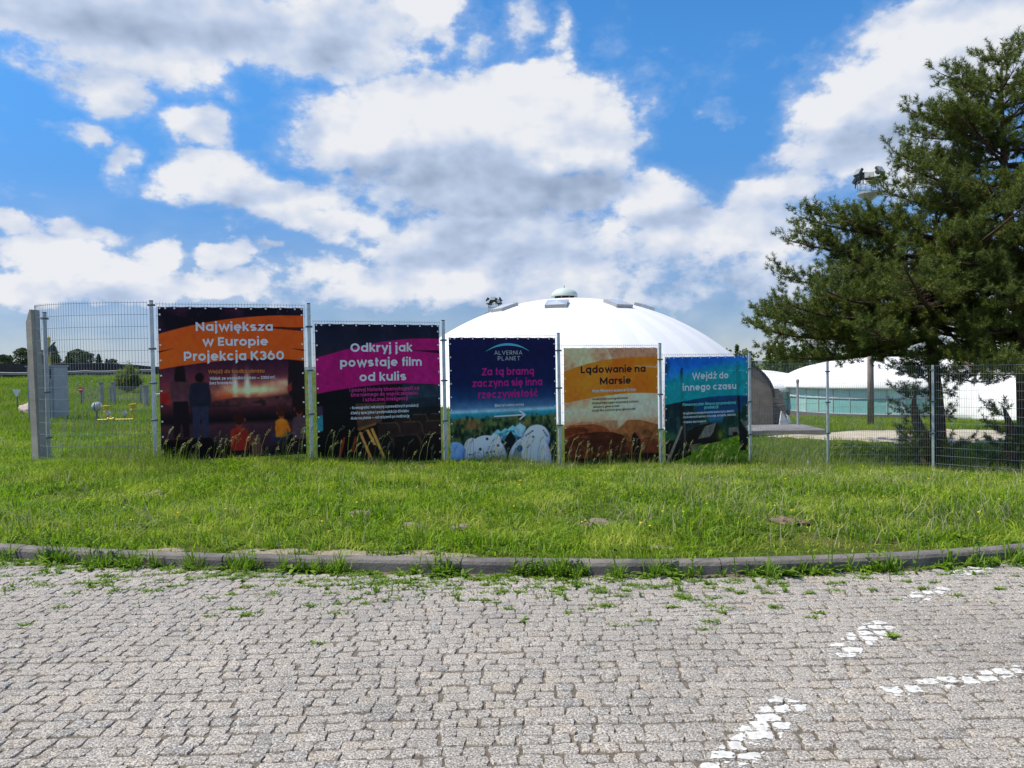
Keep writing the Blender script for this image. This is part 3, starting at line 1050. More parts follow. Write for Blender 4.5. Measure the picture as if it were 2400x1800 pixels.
def person_back(p, cx, top, h, wd, coat, legs, hair, skin=(60, 35, 30), long_hair=False, stand=True):
    """a figure seen from behind, printed: head, shoulders, trunk, legs"""
    hd = h * .075 if stand else h * .17
    p.poly([(cx - wd * .42, top + h * .17), (cx - wd * .2, top + h * .145), (cx + wd * .2, top + h * .145), (cx + wd * .42, top + h * .17), (cx + wd * .52, top + h * .36), (cx + wd * .46, top + h * .54),
            (cx + wd * .36, top + h * .53), (cx - wd * .36, top + h * .53), (cx - wd * .46, top + h * .54), (cx - wd * .52, top + h * .36)], coat)
    p.poly([(cx - wd * .36, top + h * .50), (cx + wd * .36, top + h * .50), (cx + wd * .40, top + h * .97), (cx + wd * .10, top + h * .97), (cx + wd * .02, top + h * .62), (cx - wd * .08, top + h * .97), (cx - wd * .36, top + h * .97)], legs)
    p.ell(cx - wd * .22, top + h * .985, wd * .22, h * .018, (50, 25, 22))
    p.ell(cx + wd * .26, top + h * .985, wd * .22, h * .018, (50, 25, 22))
    p.poly([(cx - wd * .10, top + h * .09), (cx + wd * .10, top + h * .09), (cx + wd * .12, top + h * .16), (cx - wd * .12, top + h * .16)], skin)
    p.ell(cx, top + hd, wd * .23, hd * 1.05, hair, soft=.2)
    if long_hair: p.poly([(cx - wd * .24, top + hd), (cx + wd * .24, top + hd), (cx + wd * .30, top + h * .25), (cx - wd * .28, top + h * .24)], hair)


def person_sit(p, cx, top, h, wd, shirt, hair, skin, legs, flip=1):
    p.poly([(cx - wd * .95, top + h), (cx - wd * .8, top + h * .78), (cx + wd * .8, top + h * .76), (cx + wd * 1.05, top + h)], legs)
    p.poly([(cx - wd * .5, top + h * .42), (cx - wd * .2, top + h * .36), (cx + wd * .2, top + h * .36), (cx + wd * .5, top + h * .42), (cx + wd * .78, top + h * .72), (cx + wd * .6, top + h * .78), (cx + wd * .45, top + h * .62), (cx + wd * .48, top + h * .88), (cx - wd * .5, top + h * .88), (cx - wd * .55, top + h * .62)], shirt)
    p.ell(cx + flip * wd * .36, top + h * .20, wd * .06, h * .05, skin)
    p.ell(cx, top + h * .27, wd * .26, h * .10, skin)
    p.ell(cx, top + h * .16, wd * .36, h * .17, hair, soft=.2)


def band(p, top, bot, col, slit=None):
    p.between(top, bot, col)
    if slit:
        for t, b, lo, hi, c in slit:
            m = (p.U >= lo) & (p.U <= hi) & (p.V > p.curve(t)) & (p.V < p.curve(b))
            p.lay(m * 1.0, c)


def art_projection():
    p = Paint()
    p.grad([(0, (12, 8, 22)), (.2, (14, 8, 20)), (.36, (45, 20, 42)), (.5, (95, 42, 55)), (.58, (120, 60, 55)), (.64, (80, 35, 45)), (.72, (26, 14, 24)), (.75, (12, 8, 14)), (.78, (60, 34, 46)), (.92, (44, 26, 38)), (1, (14, 9, 14))])
    n = p.n(6, 6, 1)
    p.lay(np.clip((n - .52) * 2.2, 0, 1) * (p.V < .2), (70, 30, 60))
    p.lay((p.n(60, 60, 9, 2) > .86) * (p.V < .2) * .6, (190, 160, 180))
    # smoke plume and fire of a landing over a dark plain
    s1 = p.n(9, 12, 2)
    p.lay(np.exp(-((p.V - .545) / .045) ** 2) * np.clip((p.U - .3) * 6, 0, 1) * np.clip((.9 - p.U) * 5, 0, 1) * np.clip(s1 * 1.9 - .35, 0, 1), (255, 196, 140))
    p.lay(np.exp(-((p.V - .585) / .035) ** 2) * np.clip((p.U - .3) * 6, 0, 1) * np.clip((.88 - p.U) * 5, 0, 1) * np.clip(p.n(14, 14, 3) * 2 - .6, 0, 1), (190, 70, 30))
    for cx, a in ((.505, .9), (.59, 1.0)): p.glow(cx, .52, .018, .075, (255, 225, 195), a)
    p.glow(.66, .555, .20, .022, (255, 222, 170), .75)
    p.glow(.86, .51, .10, .03, (235, 190, 150), .7)
    p.poly([(.30, .63), (.5, .60), (.7, .605), (.9, .58), (.9, .66), (.3, .66)], (74, 42, 46))
    p.lay(((p.V > .60) & (p.V < .66)) * np.clip((p.n(20, 30, 5) - .55) * 6, 0, 1) * .8, (30, 20, 28))
    p.poly([(0, .56), (.06, .55), (.07, .64), (0, .62)], (130, 30, 30))
    # the tall figures
    person_back(p, .135, .365, .50, .135, (74, 44, 56), (20, 12, 20), (20, 11, 16), long_hair=True)
    person_back(p, .265, .43, .44, .145, (26, 28, 46), (38, 42, 66), (16, 10, 14))
    p.poly([(.885, .355), (1, .36), (1, .86), (.90, .80), (.905, .62), (.875, .57)], (24, 16, 24))
    p.poly([(.87, .54), (.905, .50), (.905, .56), (.878, .58)], (120, 40, 36))
    # sitting children
    person_sit(p, .525, .69, .30, .115, (128, 32, 26), (42, 17, 14), (110, 52, 40), (24, 14, 18))
    person_sit(p, .825, .665, .24, .085, (172, 96, 22), (54, 22, 16), (140, 66, 44), (34, 36, 60), -1)
    person_sit(p, .955, .63, .30, .10, (72, 54, 62), (30, 14, 14), (120, 54, 40), (20, 12, 18), -1)
    p.poly([(0, .87), (.33, .86), (.36, .90), (.4, 1), (0, 1)], (12, 8, 14))
    p.poly([(.60, .84), (.66, .87), (.70, .99), (.62, 1)], (84, 52, 50))
    p.soften(3)
    orange = (196, 80, 22)
    band(p, [(0, .178), (.25, .115), (.55, .072), (.86, .052), (1, .055)], [(0, .405), (.25, .372), (.57, .345), (.8, .348), (1, .362)], orange,
         [([(.66, .128), (1, .134)], [(.66, .132), (1, .160)], .66, 1, (18, 10, 22)), ([(0, .288), (.1, .270)], [(0, .298), (.1, .272)], 0, .1, (40, 16, 16)), ([(.91, .275), (1, .285)], [(.91, .278), (1, .296)], .91, 1, (40, 16, 16))])
    inb = (p.V > p.curve([(0, .178), (.25, .115), (.55, .072), (.86, .052), (1, .055)])) & (p.V < p.curve([(0, .405), (.25, .372), (.57, .345), (.8, .348), (1, .362)]))
    p.lay(inb * np.clip(.5 - p.V * 1.2 + (p.n(5, 5, 6) - .5), 0, 1) * .5, (150, 50, 18))
    return p


def art_backstage():
    p = Paint()
    p.grad([(0, (14, 17, 36)), (.12, (22, 26, 48)), (.24, (30, 28, 40)), (.5, (10, 12, 18)), (.7, (14, 12, 16)), (.85, (12, 9, 12)), (1, (6, 6, 8))])
    p.lay(np.clip((p.n(7, 3, 4) - .5) * 2, 0, 1) * (p.V < .22) * .7, (46, 50, 72))
    p.poly([(.68, .43), (1, .42), (1, .60), (.66, .61)], (26, 38, 52))
    p.poly([(.70, .45), (1, .44), (1, .53), (.70, .54)], (34, 50, 68))
    p.poly([(.52, .61), (1, .60), (1, .66), (.52, .66)], (20, 26, 30))
    # rows of seats
    for (x0, v0, w_, n_, c) in ((.60, .655, .145, 3, (32, 26, 25)), (.47, .705, .185, 3, (40, 29, 27)), (.38, .80, .22, 3, (22, 16, 17))):
        for k in range(n_):
            a = x0 + k * w_ * 1.03
            p.poly([(a, v0 + .02), (a + w_ * .1, v0), (a + w_ * .82, v0), (a + w_, v0 + .03), (a + w_ * 1.02, v0 + .17), (a + .01, v0 + .17)], c)
            p.poly([(a + w_ * .80, v0), (a + w_ * .86, v0 + .003), (a + w_ * 1.0, v0 + .03), (a + w_ * 1.01, v0 + .12), (a + w_ * .94, v0 + .05)], (92, 68, 58), .55)
            p.poly([(a + w_ * .08, v0), (a + w_ * .84, v0), (a + w_ * .84, v0 + .005), (a + w_ * .08, v0 + .006)], (104, 80, 70), .6)
    # poster and drawing easel
    p.poly([(0, .57), (.045, .57), (.045, .74), (0, .75)], (58, 40, 70))
    p.poly([(0, .64), (.045, .63), (.045, .74), (0, .75)], (40, 110, 128))
    p.poly([(.30, .56), (.545, .56), (.50, .70), (.31, .745)], (70, 50, 42))
    p.poly([(.31, .735), (.46, .70), (.46, .715), (.32, .755)], (120, 78, 42))
    for a, b in (((.20, .79), (.15, .96)), ((.285, .79), (.262, .90))):
        p.poly([(a[0], a[1]), (a[0] + .017, a[1]), (b[0] + .017, b[1]), b], (128, 44, 24))
    for a, b in (((.375, .75), (.435, .86)), ((.318, .765), (.408, .97)), ((.412, .742), (.51, .965))):
        p.poly([a, (a[0] + .022, a[1] - .006), (b[0] + .024, b[1]), b], (186, 132, 62))
    p.soften(2)
    mg = (142, 14, 96)
    t, b = [(0, .238), (.3, .165), (.6, .116), (.88, .102), (1, .104)], [(0, .484), (.3, .445), (.64, .427), (.85, .432), (1, .444)]
    band(p, t, b, mg, [([(.77, .186), (1, .188)], [(.77, .189), (1, .212)], .77, 1, (24, 12, 30)), ([(.93, .345), (1, .349)], [(.93, .347), (1, .355)], .93, 1, (60, 8, 46))])
    inb = (p.V > p.curve(t)) & (p.V < p.curve(b))
    p.lay(inb * np.clip((p.n(6, 2, 8) - .45) * 2, 0, 1) * .35, (178, 40, 128))
    return p


def art_planet():
    p = Paint()
    p.grad([(0, (18, 20, 66)), (.12, (12, 18, 62)), (.35, (12, 26, 70)), (.46, (22, 52, 98)), (.535, (66, 108, 150)), (.56, (120, 168, 196)), (.575, (40, 130, 160)), (.61, (30, 112, 128)), (.625, (52, 74, 48)), (.80, (26, 44, 34)), (1, (30, 50, 44))])
    p.lay((p.V < .3) * np.clip((.35 - p.U) * 1.6, 0, 1) * np.clip((p.n(4, 4, 2) - .4) * 2, 0, 1) * .6, (52, 32, 96))
    f = p.n(46, 30, 3, 3)
    zone = (p.V > .605 + .01 * np.sin(p.U * 30)) & (p.V < .84)
    p.lay(zone * np.clip((f - .5) * 4, 0, 1), (84, 104, 62))
    p.lay(zone * np.clip((.46 - f) * 5, 0, 1), (14, 30, 24))
    p.lay(zone * (p.V < .70) * np.clip((p.n(12, 9, 5) - .52) * 4, 0, 1) * .8, (124, 92, 58))
    # tents and white domes
    for cx, cy, w_, h_ in ((.43, .74, .06, .05), (.50, .735, .06, .055), (.57, .72, .07, .06), (.545, .755, .07, .05)):
        p.poly([(cx - w_, cy + h_), (cx - w_ * .9, cy), (cx, cy - h_ * .7), (cx + w_ * .9, cy), (cx + w_, cy + h_)], (46, 118, 148))
        p.poly([(cx - w_ * .9, cy), (cx, cy - h_ * .7), (cx + w_ * .9, cy)], (112, 190, 212))
    p.poly([(.58, .70), (.64, .665), (.70, .70), (.66, .78), (.60, .76)], (126, 170, 194))
    p.poly([(.49, .79), (.55, .72), (.60, .79), (.57, .84), (.50, .84)], (20, 24, 26))

    def dome(cx, cy, rx, ry, c, c2):
        p.ell(cx, cy, rx, ry, c, soft=.02)
        d = ((p.U - cx) / rx) ** 2 + ((p.V - cy) / ry) ** 2
        p.lay((d < .98) * np.clip(((p.U - cx) / rx + (p.V - cy) / ry * .8) * .6, 0, 1), c2)
    dome(.80, .80, .135, .115, (204, 212, 232), (96, 120, 170))
    for k in range(4): p.ell(.87 + k * .012, .735 + k * .016, .008, .007, (36, 50, 70))
    for k in range(4): p.ell(.70 + k * .02, .765 - k * .010, .011, .007, (36, 50, 70))
    dome(.19, .83, .07, .07, (190, 200, 222), (100, 120, 170))
    dome(.40, .80, .06, .06, (214, 222, 240), (120, 140, 190))
    dome(.04, .90, .105, .12, (112, 156, 220), (52, 82, 160))
    p.poly([(.44, .80), (.58, .805), (.58, .93), (.44, .93)], (22, 28, 40))
    dome(.315, .93, .195, .185, (216, 222, 240), (104, 122, 178))
    for cx, cy, r_ in ((.33, .775, .014), (.265, .85, .014), (.43, .83, .014), (.325, .88, .011), (.36, .875, .011), (.39, .872, .011), (.165, .885, .007), (.18, .886, .007), (.20, .886, .007), (.15, .945, .009)):
        p.ell(cx, cy, r_, r_ * .9, (28, 40, 62))
    p.poly([(.34, .93), (.38, .905), (.42, .91), (.44, .97), (.36, .99)], (62, 92, 120))
    dome(.735, .95, .21, .185, (206, 214, 234), (110, 128, 178))
    p.ell(.765, .78, .013, .008, (28, 40, 62))
    p.poly([(.56, .92), (.59, .855), (.655, .86), (.655, .95), (.57, .95)], (112, 130, 142))
    p.ell(.635, .865, .03, .03, (34, 74, 110))
    p.glow(.5, .565, .7, .012, (176, 206, 220), .45)
    p.soften(2)
    return p


def art_desert():
    p = Paint()
    p.grad([(0, (172, 128, 104)), (.2, (180, 130, 102)), (.36, (204, 182, 158)), (.48, (206, 190, 170)), (.58, (196, 168, 140)), (.64, (172, 122, 84)), (.72, (124, 66, 38)), (.85, (84, 40, 24)), (1, (44, 22, 16))])
    # pale planet disc behind the band
    d = np.sqrt(((p.U + .06) / .60) ** 2 + ((p.V - .30) / .54) ** 2)
    n = p.n(5, 7, 3)
    p.lay((d < 1) * (p.V < .5) * .9, (212, 184, 148))
    p.lay((d < 1) * (p.V < .5) * np.clip((n - .48) * 3, 0, 1) * .7, (140, 96, 74))
    p.lay((np.abs(d - 1) < .02) * (p.V < .45) * .4, (224, 204, 178))
    p.glow(.56, .62, .12, .06, (206, 186, 160), .7)
    p.glow(.85, .52, .25, .10, (190, 178, 166), .6)
    # mountains
    p.poly([(0, .63), (.2, .60), (.36, .615), (.42, .60), (.55, .605), (.56, .66), (.4, .69), (0, .70)], (146, 104, 76), .6)
    p.poly([(.55, .68), (.66, .605), (.8, .61), (1, .66), (1, .80), (.5, .78)], (132, 84, 48))
    p.poly([(0, .655), (.06, .625), (.3, .625), (.42, .655), (.48, .70), (.5, .80), (0, .80)], (132, 66, 34))
    p.poly([(0, .66), (.04, .645), (.2, .645), (.25, .675), (.1, .70), (0, .72)], (92, 40, 22))
    p.poly([(0, .74), (.12, .70), (.34, .69), (.5, .70), (.62, .735), (.66, .80), (.6, .98), (0, 1)], (70, 32, 20))
    rk = p.n(14, 22, 8)
    p.lay((p.V > .64) * np.clip((rk - .52) * 4, 0, 1) * .45, (150, 84, 46))
    p.lay((p.V > .66) * np.clip((.45 - rk) * 4, 0, 1) * .55, (40, 18, 14))
    p.poly([(.75, .78), (.9, .76), (1, .79), (1, .9), (.75, .88)], (104, 50, 30), .8)
    p.poly([(.70, .80), (.71, .735), (.735, .71), (.775, .715), (.80, .75), (.80, .85), (.785, .90), (.715, .88)], (34, 16, 20))
    p.poly([(.735, .71), (.775, .715), (.80, .75), (.795, .78), (.765, .74)], (118, 62, 52))
    p.lay((p.V > .9) * 1.0, (30, 16, 12))
    t, b = [(0, .193), (.28, .125), (.6, .087), (.85, .076), (1, .078)], [(0, .448), (.3, .408), (.68, .383), (.88, .386), (1, .394)]
    band(p, t, b, (206, 108, 20), [([(.74, .152), (1, .158)], [(.74, .155), (1, .178)], .74, 1, (176, 136, 108))])
    inb = (p.V > p.curve(t)) & (p.V < p.curve(b))
    p.lay(inb * np.clip((p.n(6, 8, 12) - .52) * 3, 0, 1) * .35, (148, 62, 24))
    p.lay(inb * (d < 1) * .18, (226, 140, 66))
    return p


def art_village():
    p = Paint()
    p.grad([(0, (10, 84, 178)), (.15, (20, 104, 196)), (.4, (14, 52, 92)), (.48, (18, 66, 110)), (.56, (30, 92, 132)), (.6, (20, 50, 50)), (.72, (22, 36, 30)), (.76, (70, 104, 30)), (.9, (64, 98, 22)), (1, (36, 58, 18))])
    p.lay((p.V < .2) * np.clip((p.n(2, 5, 3) - .45) * 2, 0, 1) * .6, (58, 152, 220))
    f = p.n(26, 14, 4)
    tr = (p.V > .47 + .05 * np.sin(p.U * 14 + 1) * np.sin(p.U * 37) + .14 * np.exp(-((p.U - .62) / .16) ** 2)) & (p.V < .74)
    p.lay(tr * 1.0, (18, 44, 40))
    p.lay(tr * np.clip((f - .48) * 4, 0, 1) * .8, (44, 84, 70))
    p.lay((p.V > .40) & (p.V < .66) & (p.U < .36), (16, 36, 46))
    p.lay(((p.V > .40) & (p.V < .70) & (p.U < .36)) * np.clip((f - .45) * 3, 0, 1), (30, 66, 62))
    p.glow(.05, .69, .07, .05, (46, 92, 58), .8)
    # grass
    g = p.n(40, 60, 6, 3)
    gm = (p.V > .80 - .09 * np.clip((p.U - .3) * 1.6, 0, 1))
    p.lay(gm * 1.0, (82, 120, 22))
    p.lay(gm * np.clip((g - .5) * 4, 0, 1) * .7, (126, 158, 34))
    p.lay(gm * np.clip((.44 - g) * 4, 0, 1) * .7, (40, 66, 14))
    # huts with wooden roofs
    p.poly([(.22, .74), (.26, .65), (.42, .60), (.60, .59), (.72, .70), (.66, .76), (.4, .78), (.22, .79)], (24, 22, 20))
    p.poly([(.40, .70), (.47, .615), (.60, .59), (.57, .67), (.53, .71), (.38, .725)], (104, 106, 104))
    p.lay(((p.V > .59) & (p.V < .73) & (p.U > .38) & (p.U < .6)) * (np.sin(p.V * 330 + p.U * 40) > .4) * .35, (40, 42, 42))
    p.poly([(.76, .645), (.87, .64), (.90, .70), (.86, .715), (.76, .71)], (96, 92, 90))
    p.ell(.84, .70, .035, .018, (20, 18, 16))
    p.poly([(.96, .59), (1, .585), (1, .64), (.95, .63)], (90, 92, 94))
    p.poly([(.0, .72), (.3, .73), (.30, .86), (.0, .93)], (22, 22, 18))
    p.lay(((p.V > .765) & (p.V < .83) & (p.U > .22) & (p.U < .42)) * np.clip((p.n(30, 60, 7) - .45) * 5, 0, 1), (96, 92, 76))
    p.glow(.66, .70, .04, .05, (84, 110, 36), .9)
    # gate posts and slanting beams
    p.poly([(.185, .12), (.215, .12), (.222, .86), (.17, .86)], (26, 28, 32))
    p.poly([(.01, .90), (.0, .96), (.03, .93), (.205, .61), (.185, .60)], (112, 108, 98))
    p.poly([(.21, .58), (.235, .58), (.235, .86), (.215, .86)], (62, 58, 52))
    p.poly([(.855, .12), (.90, .12), (.905, .55), (.975, .855), (.90, .86), (.885, .60)], (18, 20, 22))
    p.poly([(.905, .58), (.93, .57), (1, .665), (1, .69)], (88, 92, 94))
    p.poly([(.92, .62), (1, .70), (1, .80), (.94, .84)], (18, 18, 16))
    p.glow(.02, .10, .03, .05, (10, 40, 60), .7)
    t, b = [(0, .182), (.3, .11), (.62, .062), (.85, .040), (1, .036)], [(0, .415), (.3, .378), (.7, .352), (.88, .354), (1, .362)]
    inb = (p.V > p.curve(t)) & (p.V < p.curve(b))
    base = p.C.copy()
    p.lay(inb * np.clip((p.V - p.curve(t)) * 9 + .25, 0, 1) * .95, (14, 136, 148))
    p.lay(inb * ((p.U > .185) & (p.U < .222)) * .25, (8, 90, 104))
    p.lay(inb * ((p.U > .855) & (p.U < .90)) * .3, (8, 90, 104))
    p.ell(.205, .108, .014, .012, (16, 32, 40))
    p.ell(.865, .125, .016, .008, (16, 32, 40))
    p.poly([(.945, .282), (1, .288), (1, .292), (.945, .284)], (150, 210, 216), .8)
    p.poly([(.72, .13), (.86, .122), (1, .135), (1, .14), (.86, .128)], (70, 170, 210), .7)
    return p


def vinyl_mat(name):
    m = bpy.data.materials.new(name)
    m.use_nodes = True
    t = NT(m.node_tree)
    out = t.n('ShaderNodeOutputMaterial')
    bs = t.n('ShaderNodeBsdfPrincipled')
    t.t.links.new(bs.outputs[0], out.inputs[0])
    at = t.n('ShaderNodeAttribute', attribute_name='print')
    t.put(bs.inputs['Base Color'], at.outputs[0])
    bs.inputs['Roughness'].default_value = .48
    bs.inputs['Specular IOR Level'].default_value = .13
    return m


M_VINYL = vinyl_mat('printed_vinyl')
PRINT = {k: mat('print_' + k, c, .5, .03, 5, spec=.2) for k, c in dict(white=(.80, .82, .86), orange=(.80, .25, .05), pink=(.72, .04, .30), magenta=(.60, .01, .26), cyan=(.10, .55, .70), black=(.03, .012, .012), ink=(.10, .05, .04), aqua=(.20, .75, .72), pale=(.62, .64, .66)).items()}
M_EYELET = mat('eyelet', (.80, .81, .82), .35, .1, 5, metal=.6)


def srgb_lin(c):
    c = np.clip(c / 255.0, 0, 1)
    return np.where(c <= .04045, c / 12.92, ((c + .055) / 1.055) ** 2.4)


PRINT_GAIN = np.array((2.0, 1.68, 1.48))


def banner(i, art, lines, label, wr, logo=None, arrow=None):
    ang, L = fence_angle(i)
    W, H = L - .19, 2.60
    x, y = POSTS[i][0], POSTS[i][1]
    root = empty('banner', (x, y, TOPS[i] - .045), ang, label, 'banner', 'printed banners tied to the mesh fence')
    ox, oy = .095, -.03

    def dy(u, v):
        r = wr
        w = .010 * np.sin(u * 21 + r) * np.exp(-v * 9) + .008 * np.sin(u * 47 + 2 * r) * np.exp(-v * 12)
        w = w + .004 * np.sin(u * 7 + v * 5 + r) + .003 * np.sin(v * 17 + u * 6 + r * 2) + .011 * np.sin((u + v * .35) * 12 + r) * np.exp(-(v * 3) ** 2)
        # the hem is pulled between the eyelets
        return w

    p = art()
    nu, nv = p.nu, p.nv
    U, V = p.U, p.V
    scal = .008 * np.abs(np.sin(U * np.pi * 9.5)) * np.exp(-V * 60)
    vv = np.stack([ox + U * W, oy + dy(U, V), -V * H - scal], -1).reshape(-1, 3)
    k = np.arange(nu * nv).reshape(nv, nu)
    q = np.stack([k[:-1, :-1], k[1:, :-1], k[1:, 1:], k[:-1, 1:]], -1).reshape(-1, 4)
    o = mesh_np('printed_sheet', vv, q, M_VINYL, root, smooth=True)
    ca = o.data.color_attributes.new('print', 'FLOAT_COLOR', 'POINT')
    lin = srgb_lin((p.C * (.86 + .28 * p.n(34, 34, 60 + i, 3)[..., None])).reshape(-1, 3)) * PRINT_GAIN
    ca.data.foreach_set('color', np.c_[np.clip(lin, 0, .9), np.ones(len(lin))].astype(np.float32).ravel())

    def place(P2, zz, F, name, m, lab=None):
        u, v = P2[:, 0] / W, -P2[:, 1] / H
        pts = np.stack([ox + P2[:, 0], oy + dy(u, v) - .0035 - zz, P2[:, 1]], -1)
        me = mesh_np(name, pts, np.array(F), m, root)
        if lab: me['label'] = lab
        return me
    for (s, u0, u1, vb, cap, w, col) in lines:
        Vt, F = text_line(s, u0, u1, vb, cap, w, W, H, track=.10 if s.isupper() and len(s) < 10 else 0.0)
        place(Vt[:, :2], Vt[:, 2], F, 'lettering', PRINT[col], col.replace('ink', 'dark').replace('pale', 'pale grey') + ' lettering reading ' + s.replace('•', '').strip())
    if logo:
        n = 40
        P2, F = [], []
        for k in range(n + 1):
            a = k / n
            u = .335 + .405 * a
            yy = .105 - .060 * (1 - (2 * a - 1) ** 2)
            th = .0025 + .0155 * (1 - (2 * a - 1) ** 2) ** 1.3
            P2 += [(u * W, -(yy) * H), (u * W, -(yy + th) * H)]
            if k: F.append((2 * k - 2, 2 * k - 1, 2 * k + 1, 2 * k))
        place(np.array(P2), np.zeros(len(P2)), F, 'logo_arc', PRINT['cyan'])
    if arrow:
        V_, F = [], []
        stroke([(.40 * W, -.606 * H), (.682 * W, -.603 * H)], .028, V_, F, 0)
        stroke([(.635 * W, -.568 * H), (.69 * W, -.603 * H), (.637 * W, -.640 * H)], .034, V_, F, .0004)
        V_ = np.array(V_)
        place(V_[:, :2], V_[:, 2], F, 'arrow', PRINT['white'])
    # eyelets all round, nearly every 24 cm
    ey = None
    us = [.012, .05] + list(np.linspace(.11, .94, 9)) + [.988]
    pts = [(u, .010) for u in us] + [(u, .990) for u in us[::2]] + [(.012, v) for v in np.linspace(.05, .94, 10)] + [(.988, v) for v in np.linspace(.05, .94, 10)]
    for (u, v) in pts:
        if ey is None:
            ey = MB().lathe([(.006, .002), (.016, .004), (.017, .0)], 10, M=Matrix.Rotation(R(90), 4, 'X')).build('eyelet', M_EYELET, root)
            c = ey
        else:
            c = ey.copy()
            COL.objects.link(c)
        c.location = (ox + u * W, oy + float(dy(np.array(u), np.array(v))) - .004, -v * H)
    return root


banner(0, art_projection, [
    ('Największa', .249, .779, .158, .057, .146, 'white'), ('w Europie', .29, .742, .256, .057, .146, 'white'), ('Projekcja K360', .165, .854, .353, .060, .146, 'white'),
    ('Wejdź do środka obrazu', .324, .712, .437, .024, .13, 'orange'), ('Widok ze wszystkich stron — 2300 m²,', .333, .788, .480, .0195, .14, 'white'), ('bez krawędzi', .333, .494, .510, .0195, .14, 'white')],
    'tall banner with orange band and seated children watching a fiery landing', 1.0)
banner(1, art_backstage, [
    ('Odkryj jak', .268, .77, .196, .060, .146, 'white'), ('powstaje film', .185, .846, .300, .060, .146, 'white'), ('od kulis', .335, .712, .404, .060, .146, 'white'),
    ('i poznaj historię kinematografii od', .255, .818, .476, .026, .145, 'pink'), ('kina niemego do współczesności', .264, .805, .511, .026, .145, 'pink'), ('i sztucznej inteligencji', .358, .72, .547, .026, .145, 'pink'),
    ('• Scenografia i rekwizyty z prawdziwych produkcji', .257, .808, .598, .0195, .14, 'white'), ('•Efekty specjalne i postprodukcja dźwięku', .257, .727, .635, .0195, .14, 'white'), ('•Role na planie — od reżyserii po realizację', .257, .732, .672, .0195, .14, 'white')],
    'banner with magenta band over a dark cinema with a wooden easel', 2.3)
banner(2, art_planet, [
    ('ALVERNIA', .411, .672, .133, .031, .075, 'pale'), ('PLANET', .442, .65, .177, .031, .075, 'pale'),
    ('Za tą bramą', .286, .786, .290, .056, .146, 'magenta'), ('zaczyna się inna', .198, .863, .376, .056, .146, 'magenta'), ('rzeczywistość', .256, .816, .464, .056, .146, 'magenta'), ('Bilet otwiera wrota', .406, .681, .533, .0215, .13, 'white')],
    'navy blue banner with magenta lettering and a white arrow above printed white domes', 3.1, logo=True, arrow=True)
banner(3, art_desert, [
    ('Lądowanie na', .176, .863, .207, .058, .146, 'black'), ('Marsie', .370, .70, .303, .058, .146, 'black'), ('Plan filmowy science fiction', .29, .756, .366, .024, .14, 'white'),
    ('•Realistyczna scenografia Marsa', .283, .663, .430, .0185, .13, 'ink'), ('•Profesjonalne zaplecze produkcji: kostiumy,', .283, .786, .463, .0185, .13, 'ink'), ('rekwizyty, green screen', .295, .573, .494, .0185, .13, 'ink'), ('•Krótki film, w którym grasz główną rolę!', .283, .746, .524, .0185, .13, 'ink'),
    ('Twoja misja zaczyna się tutaj!', .44, .80, .985, .015, .11, 'pale')],
    'banner with orange band and black lettering over a brown desert planet', 4.4)
banner(4, art_village, [
    ('Wejdź do', .318, .76, .199, .058, .146, 'white'), ('innego czasu', .208, .856, .297, .058, .146, 'white'),
    ('Plenerowy plan filmowy po prawdziwej', .205, .853, .430, .025, .14, 'aqua'), ('produkcji!', .46, .632, .462, .025, .14, 'aqua'),
    ('•Oryginalna scenografia serialu Barbarzyńcy (Netflix)', .205, .825, .503, .0185, .14, 'white'), ('•Życie dawnych plemion: zwyczaje, narzędzia, rzemiosło', .205, .846, .536, .0185, .14, 'white'), ('•Wybierz się na spacer', .208, .48, .579, .0185, .14, 'white'),
    ('Ekspozycja plenerowa', .60, .85, .985, .016, .11, 'pale')],
    'turquoise banner with white lettering over printed thatched huts in a meadow', 5.2)


# ------------------------------------------------------------------ white dome with skylights
M_DOME = None


def dome_mat():
    m = bpy.data.materials.new('white_membrane')
    m.use_nodes = True
    t = NT(m.node_tree)
    out = t.n('ShaderNodeOutputMaterial')
    bs = t.n('ShaderNodeBsdfPrincipled')
    t.t.links.new(bs.outputs[0], out.inputs[0])
    tc = t.n('ShaderNodeTexCoord').outputs['Object']
    sp = t.n('ShaderNodeSeparateXYZ')
    t.put(sp.inputs[0], tc)
    ang = t.m('ARCTAN2', sp.outputs[1], sp.outputs[0])
    st = t.m('SINE', t.m('MULTIPLY', ang, 28.0))
    low = t.smooth(sp.outputs[2], 8.35, 8.25)
    c = t.mix(t.m('MULTIPLY', t.smooth(st, -.06, .06), low), (.76, .76, .755), (.70, .712, .735))
    c = t.mix(t.m('MULTIPLY', t.smooth(t.noise(tc, .6, 8, .7), .5, .8), .25), c, (.62, .62, .60))
    t.put(bs.inputs['Base Color'], c)
    bs.inputs['Roughness'].default_value = .55
    return m


M_DOME = dome_mat()
M_WHITE = mat('white_roof', (.82, .82, .82), .6, .05, 2)
M_FRAME = mat('skylight_frame', (.36, .37, .38), .5, .1, 4, metal=.3)
M_GLAZE = mat('skylight_glazing', (.42, .47, .55), .08, .1, 1, spec=.9)
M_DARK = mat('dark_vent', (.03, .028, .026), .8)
M_PALE = mat('pale_green_cap', (.48, .56, .53), .55, .06, 2)


def cap_mesh(R_, zb, n_phi=28, seg=96, name='shell', m=None, parent=None):
    """spherical cap of radius R_, its centre at height zb above the base"""
    phi_max = math.acos(-zb / R_) if abs(zb) < R_ else math.pi / 2
    prof = [(R_ * math.sin(phi_max * k / n_phi), zb + R_ * math.cos(phi_max * k / n_phi)) for k in range(n_phi, 0, -1)] + [(1e-7, zb + R_)]
    return MB().lathe(prof, seg).build(name, m, parent, smooth=True)


